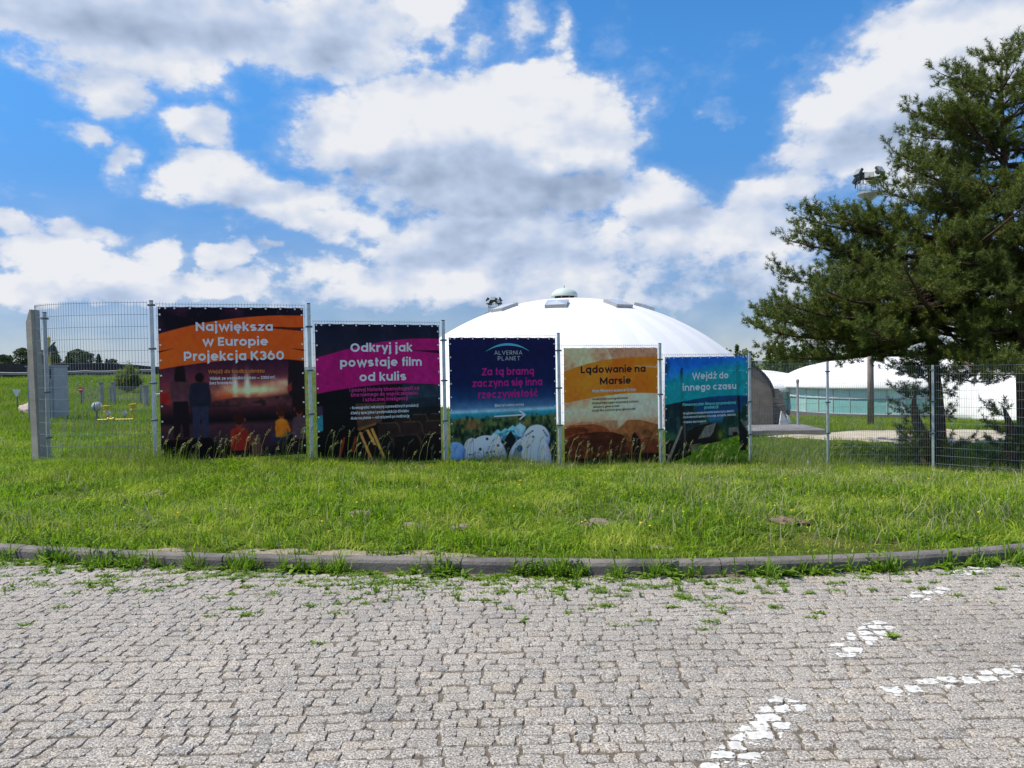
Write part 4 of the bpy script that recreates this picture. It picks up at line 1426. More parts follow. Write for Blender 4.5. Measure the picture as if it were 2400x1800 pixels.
def big_dome():
    X, Y, RR = 4.25, 55, 17.8
    zb = -RR + 9.05
    base = -2.45
    # a little above the ground in front, so its foot stays in the grass
    t = empty('dome_hall', (X, Y, base), 0, 'large white dome hall with square skylights and a round vent cap behind the banners', 'dome building')
    cap_mesh(RR, zb, 40, 128, 'shell', M_DOME, t)
    for k in range(8):
        a = R(-90 - 12 + 45 * k)
        ph = R(18.2)
        n = Vector((math.cos(a) * math.sin(ph), math.sin(a) * math.sin(ph), math.cos(ph)))
        u = Vector((-math.sin(a), math.cos(a), 0))
        w = n.cross(u)
        M = Matrix((u.to_4d(), w.to_4d(), n.to_4d(), (0, 0, 0, 1))).transposed()
        M.translation = Vector((0, 0, zb)) + n * (RR - .08)
        for i in range(3): M[3][i] = 0
        M[3][3] = 1
        sk = MB().box((-.72, -.72, 0), (.72, .72, .28), M=M).build('skylight', M_FRAME, t)
        v = [(-.64, -.64, .283), (.64, -.64, .283), (.64, .64, .283), (-.64, .64, .283), (0, 0, .40)]
        MB().add(v, [(0, 1, 4), (1, 2, 4), (2, 3, 4), (3, 0, 4)], M=M).build('glazing', M_GLAZE, sk)
    top = zb + RR
    cp = empty('vent_cap', (-.25, 0, top), 0)
    cp.parent = t
    MB().lathe([(.72, -.12), (.72, .22)], 28).build('vent_drum', M_DARK, cp)
    MB().lathe([(.80, .18), (.985, .17), (.99, .24), (.93, .42), (.80, .57), (.58, .70), (.3, .78), (1e-6, .80)], 32).build('cap_shell', M_PALE, cp, smooth=True)
    mb = MB()
    for k in range(10):
        a = 2 * math.pi * k / 10
        mb.tube([(.92 * math.cos(a), .92 * math.sin(a), -.12), (.92 * math.cos(a), .92 * math.sin(a), .2)], .022, 5)
    mb.build('cap_rods', M_FRAME, cp)
    MB().tube([(0, 0, .79), (0, 0, 1.0)], .03, 6).build('finial', M_FRAME, cp)


big_dome()

# ------------------------------------------------------------------ floodlight masts
M_MAST = mat('mast_steel', (.34, .36, .36), .55, .15, 3, metal=.3)
M_LAMP = mat('lamp_housing', (.035, .045, .045), .5, .2, 8)
M_LENS = mat('lamp_glass', (.30, .31, .30), .15, .2, 12, spec=.8)
M_MASTLOW = mat('mast_foot_paint', (.26, .21, .19), .7, .15, 1.5)


def mast(x, y, z, h, label, nl=7, s=1.0):
    t = empty('floodlight_mast', (x, y, z), .4, label, 'floodlight mast', 'floodlight masts')
    MB().tube([(0, 0, 0), (0, 0, h * .5)], [.19 * s, .155 * s], 14).build('pole', M_MASTLOW, t, smooth=True)
    MB().tube([(0, 0, h * .5), (0, 0, h)], [.152 * s, .09 * s], 14).build('pole_upper', M_MAST, t, smooth=True)
    MB().lathe([(.15 * s, -.35), (.62 * s, 0), (.66 * s, .02), (.66 * s, .13), (.60 * s, .13), (1e-6, .12)], 24).build('platform', M_MAST, t, loc=(0, 0, h))
    mb = MB()
    for k in range(12):
        a = 2 * math.pi * k / 12
        mb.tube([(.64 * s * math.cos(a), .64 * s * math.sin(a), .1), (.64 * s * math.cos(a), .64 * s * math.sin(a), .78)], .018, 5)
    for zz in (.42, .78):
        mb.tube([(.64 * s * math.cos(2 * math.pi * k / 24), .64 * s * math.sin(2 * math.pi * k / 24), zz) for k in range(25)], .018, 5, caps=False)
    mb.build('railing', M_MAST, t, loc=(0, 0, h))
    for k in range(nl):
        a = 2 * math.pi * (k + .3) / nl
        up = .95 + (.32 if k % 2 else 0)
        f = MB()
        f.box((-.25, -.07, -.22), (.25, .10, .22), bev=.03)
        f.box((-.12, .10, -.10), (.12, .26, .10))
        f.tube([(0, .1, -.2), (0, .22, -.42)], .03, 5)
        M = Matrix.Rotation(a + R(90), 4, 'Z') @ Matrix.Rotation(R(-32), 4, 'X')
        lp = f.build('floodlight', M_LAMP, t, loc=(.72 * s * math.cos(a), .72 * s * math.sin(a), h + up), rot=(M.to_euler()))
        MB().box((-.23, -.078, -.20), (.23, -.072, .20)).build('lamp_glass', M_LENS, lp)
    return t


mast(20.85, 43, -2.35, 13.55, 'tall floodlight mast with a round railed platform rising out of the pine')
mast(-1.75, 79, -2.6, 10.2, 'distant floodlight mast peeping over the dome between its skylights', 8, 1.0)

# ------------------------------------------------------------------ buildings on the right
M_ARCH = mat('weathered_boards', (.27, .22, .18), .85, .3, 2.5, bump=.5, bscale=20, col2=(.17, .14, .115))
M_SHINGLE = mat('grey_shingles', (.30, .25, .225), .9, .3, 4, bump=.6, bscale=18, col2=(.17, .14, .13))
M_SLAB = mat('concrete_slab', (.20, .195, .205), .85, .15, 1.5, bump=.2)
M_STEEL = mat('grey_door', (.22, .23, .27), .6, .1, 2)
M_TEAL = mat('teal_glass', (.27, .52, .50), .12, .25, .35, spec=.8, col2=(.13, .36, .38))
M_TEAL2 = mat('pale_teal_glass', (.52, .70, .67), .15, .2, .5, spec=.8, col2=(.34, .58, .57))
M_MULL = mat('mullion', (.32, .36, .38), .5, .1, 3)
M_PLINTH = mat('plinth', (.14, .13, .13), .9, .2, 2)


def arch_house():
    X, Y, z = 8.55, 30, -1.18
    t = empty('arched_hut', (X, Y, z), -.10, 'brown arched hut with a dark doorway and a shingled barrel roof', 'hut')
    r, leg, n = 1.95, 1.15, 26
    h0 = 1.35

    def prof(rr, zz=0):
        return [(rr * math.cos(a), h0 + zz + (rr * .82) * math.sin(a)) for a in np.linspace(0, math.pi, n)]
    outer = [(r * 1.02, 0)] + prof(r) + [(-r * 1.02, 0)]
    # front wall with its doorway cut out to the left of the visible edge
    d0, d1, dh = -.15, .95, 1.55
    wall = [(d1, 0), (r * 1.02, 0)] + prof(r) + [(-r * 1.02, 0), (d0, 0), (d0, dh), (d1, dh)]
    MB().prism(wall, 0, .16).build('front_wall', M_ARCH, t)
    MB().box((d0, .20, .02), (.42, .26, dh)).build('door', M_STEEL, t)
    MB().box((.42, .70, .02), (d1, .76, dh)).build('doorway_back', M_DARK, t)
    mb = MB()
    # barrel roof laid in overlapping courses
    for k in range(n - 1):
        a0, a1 = math.pi * k / (n - 1), math.pi * (k + 1.12) / (n - 1)
        y1 = 3.2
        p = []
        for a, dr in ((a0, .03), (a1, .09)):
            p += [((r + dr) * math.cos(a), h0 + (r + dr) * .82 * math.sin(a))]
        q = [((r + .0) * math.cos(a1), h0 + r * .82 * math.sin(a1)), (r * math.cos(a0), h0 + r * .82 * math.sin(a0))]
        mb.prism(p + q, .17, y1)
    for sd in (-1, 1):
        for k in range(6):
            x0 = sd * (r + .01)
            mb.prism([(x0, k * .225), (x0 + sd * (.13 - .03 * (k % 2)), k * .225), (x0 + sd * .05, k * .225 + .215), (x0, k * .225 + .215)], .17, 3.2)
    mb.build('barrel_roof', M_SHINGLE, t)
    # broad outer rim
    mb = MB()
    for k in range(n - 1):
        a0, a1 = math.pi * k / (n - 1), math.pi * (k + 1) / (n - 1)
        P = [(rr * math.cos(a), h0 + rr * .82 * math.sin(a)) for rr, a in ((r + .005, a0), (r + .11, a0), (r + .11, a1), (r + .005, a1))]
        mb.prism(P, -.06, .165)
    mb.build('arch_rim', M_DARK, t)


arch_house()
# second, lower shingled vault behind it
sv = empty('shingled_vault', (10.6, 31.4, -1.2), -.10, 'low shingled vault of grey brown courses beside the arched hut', 'hut')
mb = MB()
for k in range(11):
    z0, z1 = k * .155, (k + 1) * .155 - .012
    def xr(z_): return .42 + .55 * math.sqrt(max(0, 1 - (z_ / 1.85) ** 2))
    mb.prism([(-.9, z0), (xr(z0) + .05, z0), (xr(z1) - .01, z1), (-.9, z1)], -.2 + .0 * k, 2.6)
mb.build('shingle_courses', M_SHINGLE, sv)
pf = empty('concrete_platform', (9.1, 27.9, -1.22), -.05, 'flat grey concrete platform in front of the arched hut', 'platform')
MB().box((-2.3, -.9, .17), (2.35, 1.5, .36), bev=.03).build('deck', M_SLAB, pf)
MB().box((-2.1, -.55, -.2), (2.05, 1.4, .168)).build('plinth', M_PLINTH, pf)
wb = empty('white_board', (10.75, 29.3, -1.1), .1, 'white triangular board leaning beside the hut', 'board')
MB().prism([(-.22, 0), (.26, 0), (.02, .62), (-.10, .78)], -.03, .03).build('panel', mat('white_paint', (.72, .74, .74), .5, .1, 3), wb)
lp = empty('lamp_post', (11.2, 29, -1.15), 0, 'thin grey lamp post in front of the teal glass wall', 'lamp post')
MB().tube([(0, 0, 0), (0, 0, 1.95)], .045, 8).build('pole', M_MULL, lp)
MB().lathe([(.07, 1.95), (.07, 2.05), (.02, 2.1)], 10).build('lamp_head', M_MAST, lp)


def pavilion(x, y, z, rad, hw, rise, label, seed):
    """round glass walled pavilion under a shallow white roof"""
    t = empty('glass_pavilion', (x, y, z), 0, label, 'pavilion', 'white roofed pavilions behind the fence')
    MB().lathe([(rad + .12, 0), (rad + .12, .45), (rad, .45)], 64).build('plinth', M_PLINTH, t)
    n = 40
    r = random.Random(seed)
    g1, ml = MB(), MB()
    for k in range(n):
        a0, a1 = 2 * math.pi * k / n, 2 * math.pi * (k + 1) / n
        p0 = (rad * math.cos(a0), rad * math.sin(a0))
        p1 = (rad * math.cos(a1), rad * math.sin(a1))
        for (z0, z1, up) in ((.45, hw * .66, 0), (hw * .66, hw, 1)):
            g1.add([(*p0, z0), (*p1, z0), (*p1, z1), (*p0, z1)], [(0, 1, 2, 3)], 1 if (r.random() < .45 or up) else 0)
        ml.tube([(*p0, .45), (*p0, hw)], .06, 5)
    for zz in (.47, hw * .66, hw - .02):
        ml.tube([(rad * 1.003 * math.cos(2 * math.pi * k / n), rad * 1.003 * math.sin(2 * math.pi * k / n), zz) for k in range(n + 1)], .05, 5, caps=False)
    g1.build('glass_wall', [M_TEAL, M_TEAL2], t)
    ml.build('mullions', M_MULL, t)
    prof = [(rad + .35, hw - .12), (rad + .35, hw + .05)]
    for k in range(1, 15):
        a = k / 14
        prof.append(((rad + .35) * math.cos(a * math.pi / 2) ** .9 + 1e-6, hw + .05 + rise * math.sin(a * math.pi / 2)))
    MB().lathe(prof, 64).build('roof', M_WHITE, t, smooth=True)
    return t


pavilion(34.5, 68, -3.25, 9.0, 2.65, 2.5, 'wide teal glass pavilion under a shallow white roof behind the mast foot', 2)
pavilion(23.0, 74, -3.3, 6.2, 2.3, 1.9, 'smaller teal glass pavilion whose white roof slopes down beside the shingled vault', 5)
dh = empty('white_dome', (43.2, 56, -3.1), 0, 'steep white dome showing between the pine branches at the right', 'dome building')
cap_mesh(9.6, .3, 24, 72, 'shell', M_WHITE, dh)
dh2 = empty('white_dome', (37.5, 52, -3.0), 0, 'lower white dome behind the low pine branches', 'dome building')
cap_mesh(4.4, .1, 18, 48, 'shell', M_WHITE, dh2)

# sand patch beyond the fence
def draped(name, poly, m, label, dz=.012, step=.35, kind='structure', bump=0.0):
    px, py = [p[0] for p in poly], [p[1] for p in poly]
    gx = np.arange(min(px), max(px) + step, step)
    gy = np.arange(min(py), max(py) + step, step)
    X, Y = np.meshgrid(gx, gy)
    ins = np.zeros(X.shape, bool)
    n = len(poly)
    for i in range(n):
        (x1, y1), (x2, y2) = poly[i], poly[(i + 1) % n]
        if y1 == y2: continue
        ins ^= ((y1 > Y) != (y2 > Y)) & (X < (x2 - x1) * (Y - y1) / (y2 - y1) + x1)
    k = np.arange(X.size).reshape(X.shape)
    q = np.stack([k[:-1, :-1], k[:-1, 1:], k[1:, 1:], k[1:, :-1]], -1)
    ok = ins[:-1, :-1] | ins[:-1, 1:] | ins[1:, 1:] | ins[1:, :-1]
    q = q[ok]
    Z = ground(X, Y) + np.where(ins, dz + bump * vnoise(X - min(px), Y - min(py), 3, 3, 4), -.05)
    used, inv = np.unique(q, return_inverse=True)
    o = mesh_np(name, np.stack([X, Y, Z], -1).reshape(-1, 3)[used], inv.reshape(-1, 4), m, smooth=True)
    return tag(o, label, None, None, kind)


M_PATH = mat('pale_path_sand', (.46, .41, .32), .95, .15, 1.5, bump=.3, bscale=30, col2=(.36, .32, .25))
SAND_POLY = [(8.9, 27.2), (10, 25.6), (11.5, 24.3), (14, 23.4), (18, 22.8), (24, 22.6), (24, 27.2), (18, 28), (14.5, 28.6), (12, 28.2), (10.4, 27.8)]
draped('sand_path', SAND_POLY, M_PATH, 'pale sandy path beyond the fence', .02)

bo = empty('marker_stub', (6.95, 17.35, gz(6.95, 17.35) - .03), 0, 'short grey pipe stub in the grass before the bare mesh', 'post')
MB().tube([(0, 0, 0), (0, 0, .30)], .035, 10).build('pipe', M_GALV, bo)
MB().lathe([(.037, .30), (.037, .315), (1e-6, .318)], 10).build('pipe_cap', M_CLAMP, bo)

# ------------------------------------------------------------------ left side beyond the curved mesh
M_CAB = mat('cabinet_sheet', (.24, .29, .34), .5, .1, 2, metal=.2)
cb = empty('utility_cabinet', (-15.62, 24.9, .02), .0, 'tall blue grey corrugated utility cabinet with a vent grille behind the curved mesh', 'cabinet')
MB().box((-.44, -.40, 0), (.44, .40, 1.86), bev=.02).build('housing', M_CAB, cb)
mb = MB()
for k in range(9): mb.box((-.41 + k * .094, -.43, .06), (-.365 + k * .094, -.402, 1.40))
mb.build('corrugation', M_CAB, cb)
mb = MB()
mb.box((-.36, -.412, 1.48), (.36, -.402, 1.78), 0)
for k in range(4): mb.box((-.34, -.44, 1.50 + k * .07), (.34, -.414, 1.53 + k * .07), 1)
mb.build('vent_grille', [M_DARK, M_CAB], cb)
MB().box((-.47, -.45, 1.862), (.47, .44, 1.91)).build('cabinet_roof', M_CAB, cb)

M_YEL = mat('yellow_paint', (.62, .46, .02), .5, .12, 4)
yp = empty('barrier_pole', (-18.75, 30, gz(-18.75, 30)), 0, 'thin yellow pole with a dark slanting arm behind the cabinet', 'pole')
MB().tube([(0, 0, 0), (0, 0, 2.95)], .055, 8).build('pole', M_YEL, yp)
MB().lathe([(.085, 2.80), (.085, 3.0), (.03, 3.06)], 8).build('pole_tip', M_YEL, yp)
MB().prism([(-.34, 1.80), (-.22, 1.86), (.36, 2.82), (.30, 2.80), (-.05, 2.45)], -.14, -.08).build('arm', M_LAMP, yp)
MB().box((-.20, -.15, 1.55), (-.08, -.07, 2.0)).build('counterweight', M_LAMP, yp)

M_SIL = mat('silver_paint', (.46, .48, .48), .35, .1, 6, metal=.5)
sp = empty('round_marker', (-13.5, 24, gz(-13.5, 24)), 0, 'round silver marker on a short post left of the yellow valves', 'marker')
MB().tube([(0, 0, 0), (0, 0, .34)], .035, 8).build('post', M_CLAMP, sp)
MB().lathe([(1e-6, -.16)] + [(.16 * math.sin(a), -.16 * math.cos(a)) for a in np.linspace(.2, 2.94, 12)] + [(1e-6, .16)], 18).build('globe', M_SIL, sp, loc=(0, 0, .50), smooth=True)
MB().lathe([(.163, -.02), (.172, 0), (.163, .02)], 18).build('globe_seam', M_CLAMP, sp, loc=(0, 0, .50), rot=(R(90), 0, R(90)))


def valve(x, y, h, label):
    t = empty('gas_valve', (x, y, gz(x, y)), 0, label, 'valve', 'yellow gas valves in the grass')
    MB().tube([(0, 0, 0), (0, 0, h)], .032, 8).build('riser', M_YEL, t)
    MB().lathe([(.03, h - .02), (.10, h), (.10, h + .05), (.05, h + .07), (.05, h + .11), (.10, h + .13), (.10, h + .18), (.115, h + .19), (.115, h + .22), (1e-6, h + .23)], 16).build('valve_cap', M_YEL, t)


valve(-13.18, 24, .33, 'lower yellow gas valve beside the round silver marker')
valve(-12.42, 24.2, .37, 'taller yellow gas valve near the galvanised fence post')
pp = empty('gas_pipe', (-12.75, 23.6, gz(-12.75, 23.6) + .03), .03, 'yellow gas pipe lying low in the grass between the valves', 'pipe')
MB().tube([(-.55, 0, -.1), (-.5, 0, .06), (.62, 0, .06), (.68, 0, -.1)], .028, 8).build('pipe_run', M_YEL, pp)
MB().lathe([(.02, -.10), (.07, -.10), (.07, -.06), (.045, -.05), (.045, .05), (.07, .06), (.07, .10), (.02, .10)], 12).build('valve_body', M_YEL, pp, loc=(-.08, 0, .07), rot=(0, R(90), 0))
MB().tube([(-.08, 0, .08), (-.08, 0, .17)], .02, 6).build('valve_stem', M_YEL, pp)
for (x, lab) in ((-13.02, 'small round pressure gauge close to the lower yellow valve'), (-12.50, 'small round pressure gauge close to the taller yellow valve')):
    g = empty('pressure_gauge', (x, 23.8, gz(x, 23.8)), 0, lab, 'gauge', 'small gauges in the grass')
    MB().tube([(0, 0, 0), (0, 0, .24)], .018, 6).build('stem', M_CLAMP, g)
    MB().lathe([(1e-6, -.03), (.075, -.03), (.075, .03), (1e-6, .03)], 16).build('dial', M_SIL, g, loc=(0, 0, .30), rot=(R(90), 0, 0))

# mid-distance fence with concrete posts
M_CPOST = mat('concrete_post', (.30, .29, .28), .9, .15, 3, bump=.3)
M_NET = mat('old_wire', (.26, .27, .27), .6, .1, 10, metal=.3)
mf = empty('chain_fence', (-21.5, 37, 0), 0, 'grey wire fence with slim posts across the meadow behind the yellow valves', 'fence')
fx = np.arange(0, 14.1, 1.55)
for i, x in enumerate(fx):
    z = gz(-21.5 + x, 37 - .12 * x)
    MB().box((-.045, -.045, 0), (.045, .045, 1.0)).build('post', M_CPOST, mf, loc=(x, -.12 * x, z - .1))
mb = MB()
for a, b in zip(fx[:-1], fx[1:]):
    za, zb_ = gz(-21.5 + a, 37 - .12 * a), gz(-21.5 + b, 37 - .12 * b)
    for k in range(16):
        q = a + (b - a) * k / 16
        zz = za + (zb_ - za) * k / 16
        mb.tube([(q, -.12 * q - .06, zz), (q, -.12 * q - .06, zz + .84)], .006, 3, caps=False)
    for k in range(9): mb.tube([(a, -.12 * a - .06, za + .02 + k * .1), (b, -.12 * b - .06, zb_ + .02 + k * .1)], .006, 3, caps=False)
mb.build('wire_mesh', M_NET, mf)
for (x, y, h, lab) in ((-20.0, 36.0, 1.1, 'slim concrete gate pillar left of the wire fence gate'), (-19.35, 35.9, 1.1, 'broad concrete gate pillar beside the slim one'), (-17.15, 34.6, 1.02, 'concrete pillar in the meadow next to the galvanised post')):
    w_ = .07 if 'slim' in lab else .20 if 'broad' in lab else .09
    g = empty('gate_pillar', (x, y, gz(x, y) - .05), 0, lab, 'pillar', 'concrete gate pillars')
    MB().box((-w_, -.1, 0), (w_, .1, h), bev=.02).build('shaft', M_CPOST, g)
    MB().box((-w_ - .02, -.12, h + .002), (w_ + .02, .12, h + .06)).build('coping', M_CPOST, g)
M_RED = mat('sign_red', (.55, .02, .03), .45, .05, 5)
M_SIGNW = mat('sign_white', (.75, .75, .75), .45, .04, 5)
ns = empty('no_entry_sign', (-21.0, 36.0, gz(-21.0, 36) + .78), 0, 'small red no entry sign on the wire fence', 'sign')
MB().lathe([(1e-6, -.01), (.125, -.01), (.125, .01), (1e-6, .01)], 20).build('disc', M_RED, ns, rot=(R(90), 0, 0))
MB().box((-.10, -.016, -.028), (.10, -.011, .028)).build('bar', M_SIGNW, ns)
MB().tube([(0, .03, -.80), (0, .03, .1)], .025, 6).build('post', M_CLAMP, ns)
ys = empty('triangle_sign', (-20.1, 30, gz(-20.1, 30)), .2, 'small triangular sign on a post beside the boulder', 'sign')
MB().tube([(0, .03, 0), (0, .03, .72)], .022, 6).build('post', M_CLAMP, ys)
MB().prism([(-.16, .86), (.16, .86), (.03, .58), (-.03, .58)], -.012, .012).build('plate', M_SIGNW, ys)


def rock(name, loc, size, m, label, cat, seed, amp=.25):
    r = np.random.default_rng(seed)
    bm = []
    n1, n2 = 34, 52
    v = []
    for i in range(n1 + 1):
        th = math.pi * i / n1
        for j in range(n2):
            a = 2 * math.pi * j / n2
            p = np.array([math.sin(th) * math.cos(a), math.sin(th) * math.sin(a), math.cos(th)])
            d = 1 + amp * (math.sin(p[0] * 3.1 + seed) * math.sin(p[1] * 2.7 + seed * 2) + .5 * math.sin(p[2] * 6 + p[0] * 5 + seed) + .22 * math.sin(p[0] * 13 + seed) * math.sin(p[1] * 11) + .15 * math.sin(p[2] * 17 + p[1] * 15) + .30 * r.normal(0, .35))
            v.append(tuple(p * d * np.array(size)))
    f = [(i * n2 + j, (i + 1) * n2 + j, (i + 1) * n2 + (j + 1) % n2, i * n2 + (j + 1) % n2) for i in range(n1) for j in range(n2)]
    o = MB().add(v, f).build(name, m, loc=loc, smooth=True)
    return tag(o, label, cat)


rock('boulder', (-18.2, 28.2, gz(-18.2, 28.2) + .12), (.62, .45, .36), mat('pink_granite', (.46, .36, .32), .9, .2, 5, bump=.6, bscale=25, col2=(.34, .28, .26)), 'pale pinkish boulder half hidden by the concrete pillar', 'boulder', 3, .14)

# dark embankment wall with a guardrail
M_WALLD = mat('dark_wall', (.022, .022, .026), .8, .3, .6)
M_RAIL = mat('guardrail_steel', (.20, .21, .22), .7, .1, 2)
dw = empty('dark_wall', (-46, 64, 0), 0, 'long low dark wall on the grassy bank behind the meadow', 'wall')
mb = MB()
px_ = np.linspace(0, 16, 20)
for a, b in zip(px_[:-1], px_[1:]):
    ya, yb = -a * .02, -b * .02
    za, zb_ = gz(-46 + a, 64 + ya), gz(-46 + b, 64 + yb)
    ha, hb = 1.2 - .55 * max(0, (a - 9) / 7), 1.2 - .55 * max(0, (b - 9) / 7)
    mb.add([(a, ya, za - .3), (b, yb, zb_ - .3), (b, yb, zb_ + hb), (a, ya, za + ha), (a, ya + .3, za - .3), (b, yb + .3, zb_ - .3), (b, yb + .3, zb_ + hb), (a, ya + .3, za + ha)], [(0, 1, 2, 3), (5, 4, 7, 6), (3, 2, 6, 7)])
mb.build('wall_face', M_WALLD, dw)
gr = empty('guardrail', (-46, 62.5, 0), 0, 'grey steel guardrail running along the dark wall', 'guardrail')
mb = MB()
for a, b in zip(px_[:-1], px_[1:]):
    za, zb_ = gz(-46 + a, 62.5 - a * .02), gz(-46 + b, 62.5 - b * .02)
    pr = [(0, .26), (-.05, .32), (0, .38), (-.05, .44), (0, .50)]
    for (d0, h0), (d1, h1) in zip(pr[:-1], pr[1:]):
        mb.add([(a, -a * .02 + d0, za + h0), (b, -b * .02 + d0, zb_ + h0), (b, -b * .02 + d1, zb_ + h1), (a, -a * .02 + d1, za + h1)], [(0, 1, 2, 3)])
mb.build('rail', M_RAIL, gr)
for x in np.arange(.5, 15.5, 2.4): MB().box((-.06, .01, -.1), (.06, .09, .50)).build('post', M_RAIL, gr, loc=(x, -x * .02, gz(-46 + x, 62.5 - x * .02)))
pa = empty('painted_arch', (-35.5 + 4.2, 66, .6), 0, 'orange and yellow painted arch on a grey screen beyond the bush', 'screen')
pa.location = (-32.4, 65.5, gz(-32.4, 65.5) - .25)
MB().prism([(-.9, 0), (1.9, 0), (1.9, .80), (-.9, .86)], 0, .1).build('screen_panel', mat('grey_screen', (.42, .46, .50), .5, .1, 1), pa)
MB().prism([(-.85, .1), (.85, .1), (.5, .34), (.05, .52), (-.4, .62), (-.85, .66)], -.03, -.004).build('arch_fill', M_YEL, pa)
mb = MB()
ap = [(-.85, .66), (-.4, .62), (.05, .52), (.5, .34), (.85, .1)]
for (x0, z0), (x1, z1) in zip(ap[:-1], ap[1:]): mb.prism([(x0, z0), (x1, z1), (x1 + .04, z1 + .10), (x0 + .02, z0 + .11)], -.04, -.002)
mb.build('arch_band', mat('arch_orange', (.62, .18, .03), .5, .1, 3), pa)
wsl = empty('white_slab', (-19.9, 42, gz(-19.9, 42)), 0, 'small white slab lying in the grass right of the cabinet', 'slab')
MB().box((-.32, -.2, .0), (.32, .2, .10), bev=.02).build('slab', M_SIGNW, wsl)


# ------------------------------------------------------------------ trees
M_NEEDLE = leaf_mat('pine_needles', (.050, .078, .016), (.21, .24, .048), (.115, .145, .042), trans=.25, scale=1.1, rough=.5)
M_BARK = mat('pine_bark', (.16, .085, .050), .9, .4, 5, bump=1.0, bscale=22, col2=(.055, .038, .030))
M_TWIG = mat('pine_twig', (.075, .050, .035), .9, .3, 12)


def unit(v): return v / (np.linalg.norm(v, axis=-1, keepdims=True) + 1e-9)


def needle_mesh(pos, axis, length, r, per=34, nl=.115, nw=.013):
    """needle triangles round each shoot"""
    N = len(pos)
    axis = unit(axis)
    ref = np.where(np.abs(axis[:, 2:3]) < .9, np.array([[0, 0, 1.]]), np.array([[1., 0, 0]]))
    a = unit(np.cross(axis, ref))
    b = np.cross(axis, a)
    g = r.uniform(0, 2 * np.pi, (N, per, 1))
    rad = a[:, None] * np.cos(g) + b[:, None] * np.sin(g)
    t = r.uniform(.0, 1.0, (N, per, 1))
    base = pos[:, None] + axis[:, None] * (t * length[:, None, None])
    sp = r.uniform(.55, 1.0, (N, per, 1))
    d = unit(axis[:, None] * (.72 - sp * .45 + .35 * t) + rad * sp)
    L = nl * r.uniform(.7, 1.15, (N, per, 1))
    side = unit(np.cross(d, r.normal(0, 1, (N, per, 3))))
    w = nw * .5
    v = np.stack([base - side * w, base + side * w, base + d * L], 2).reshape(-1, 3)
    f = np.arange(len(v)).reshape(-1, 3)
    return v, f


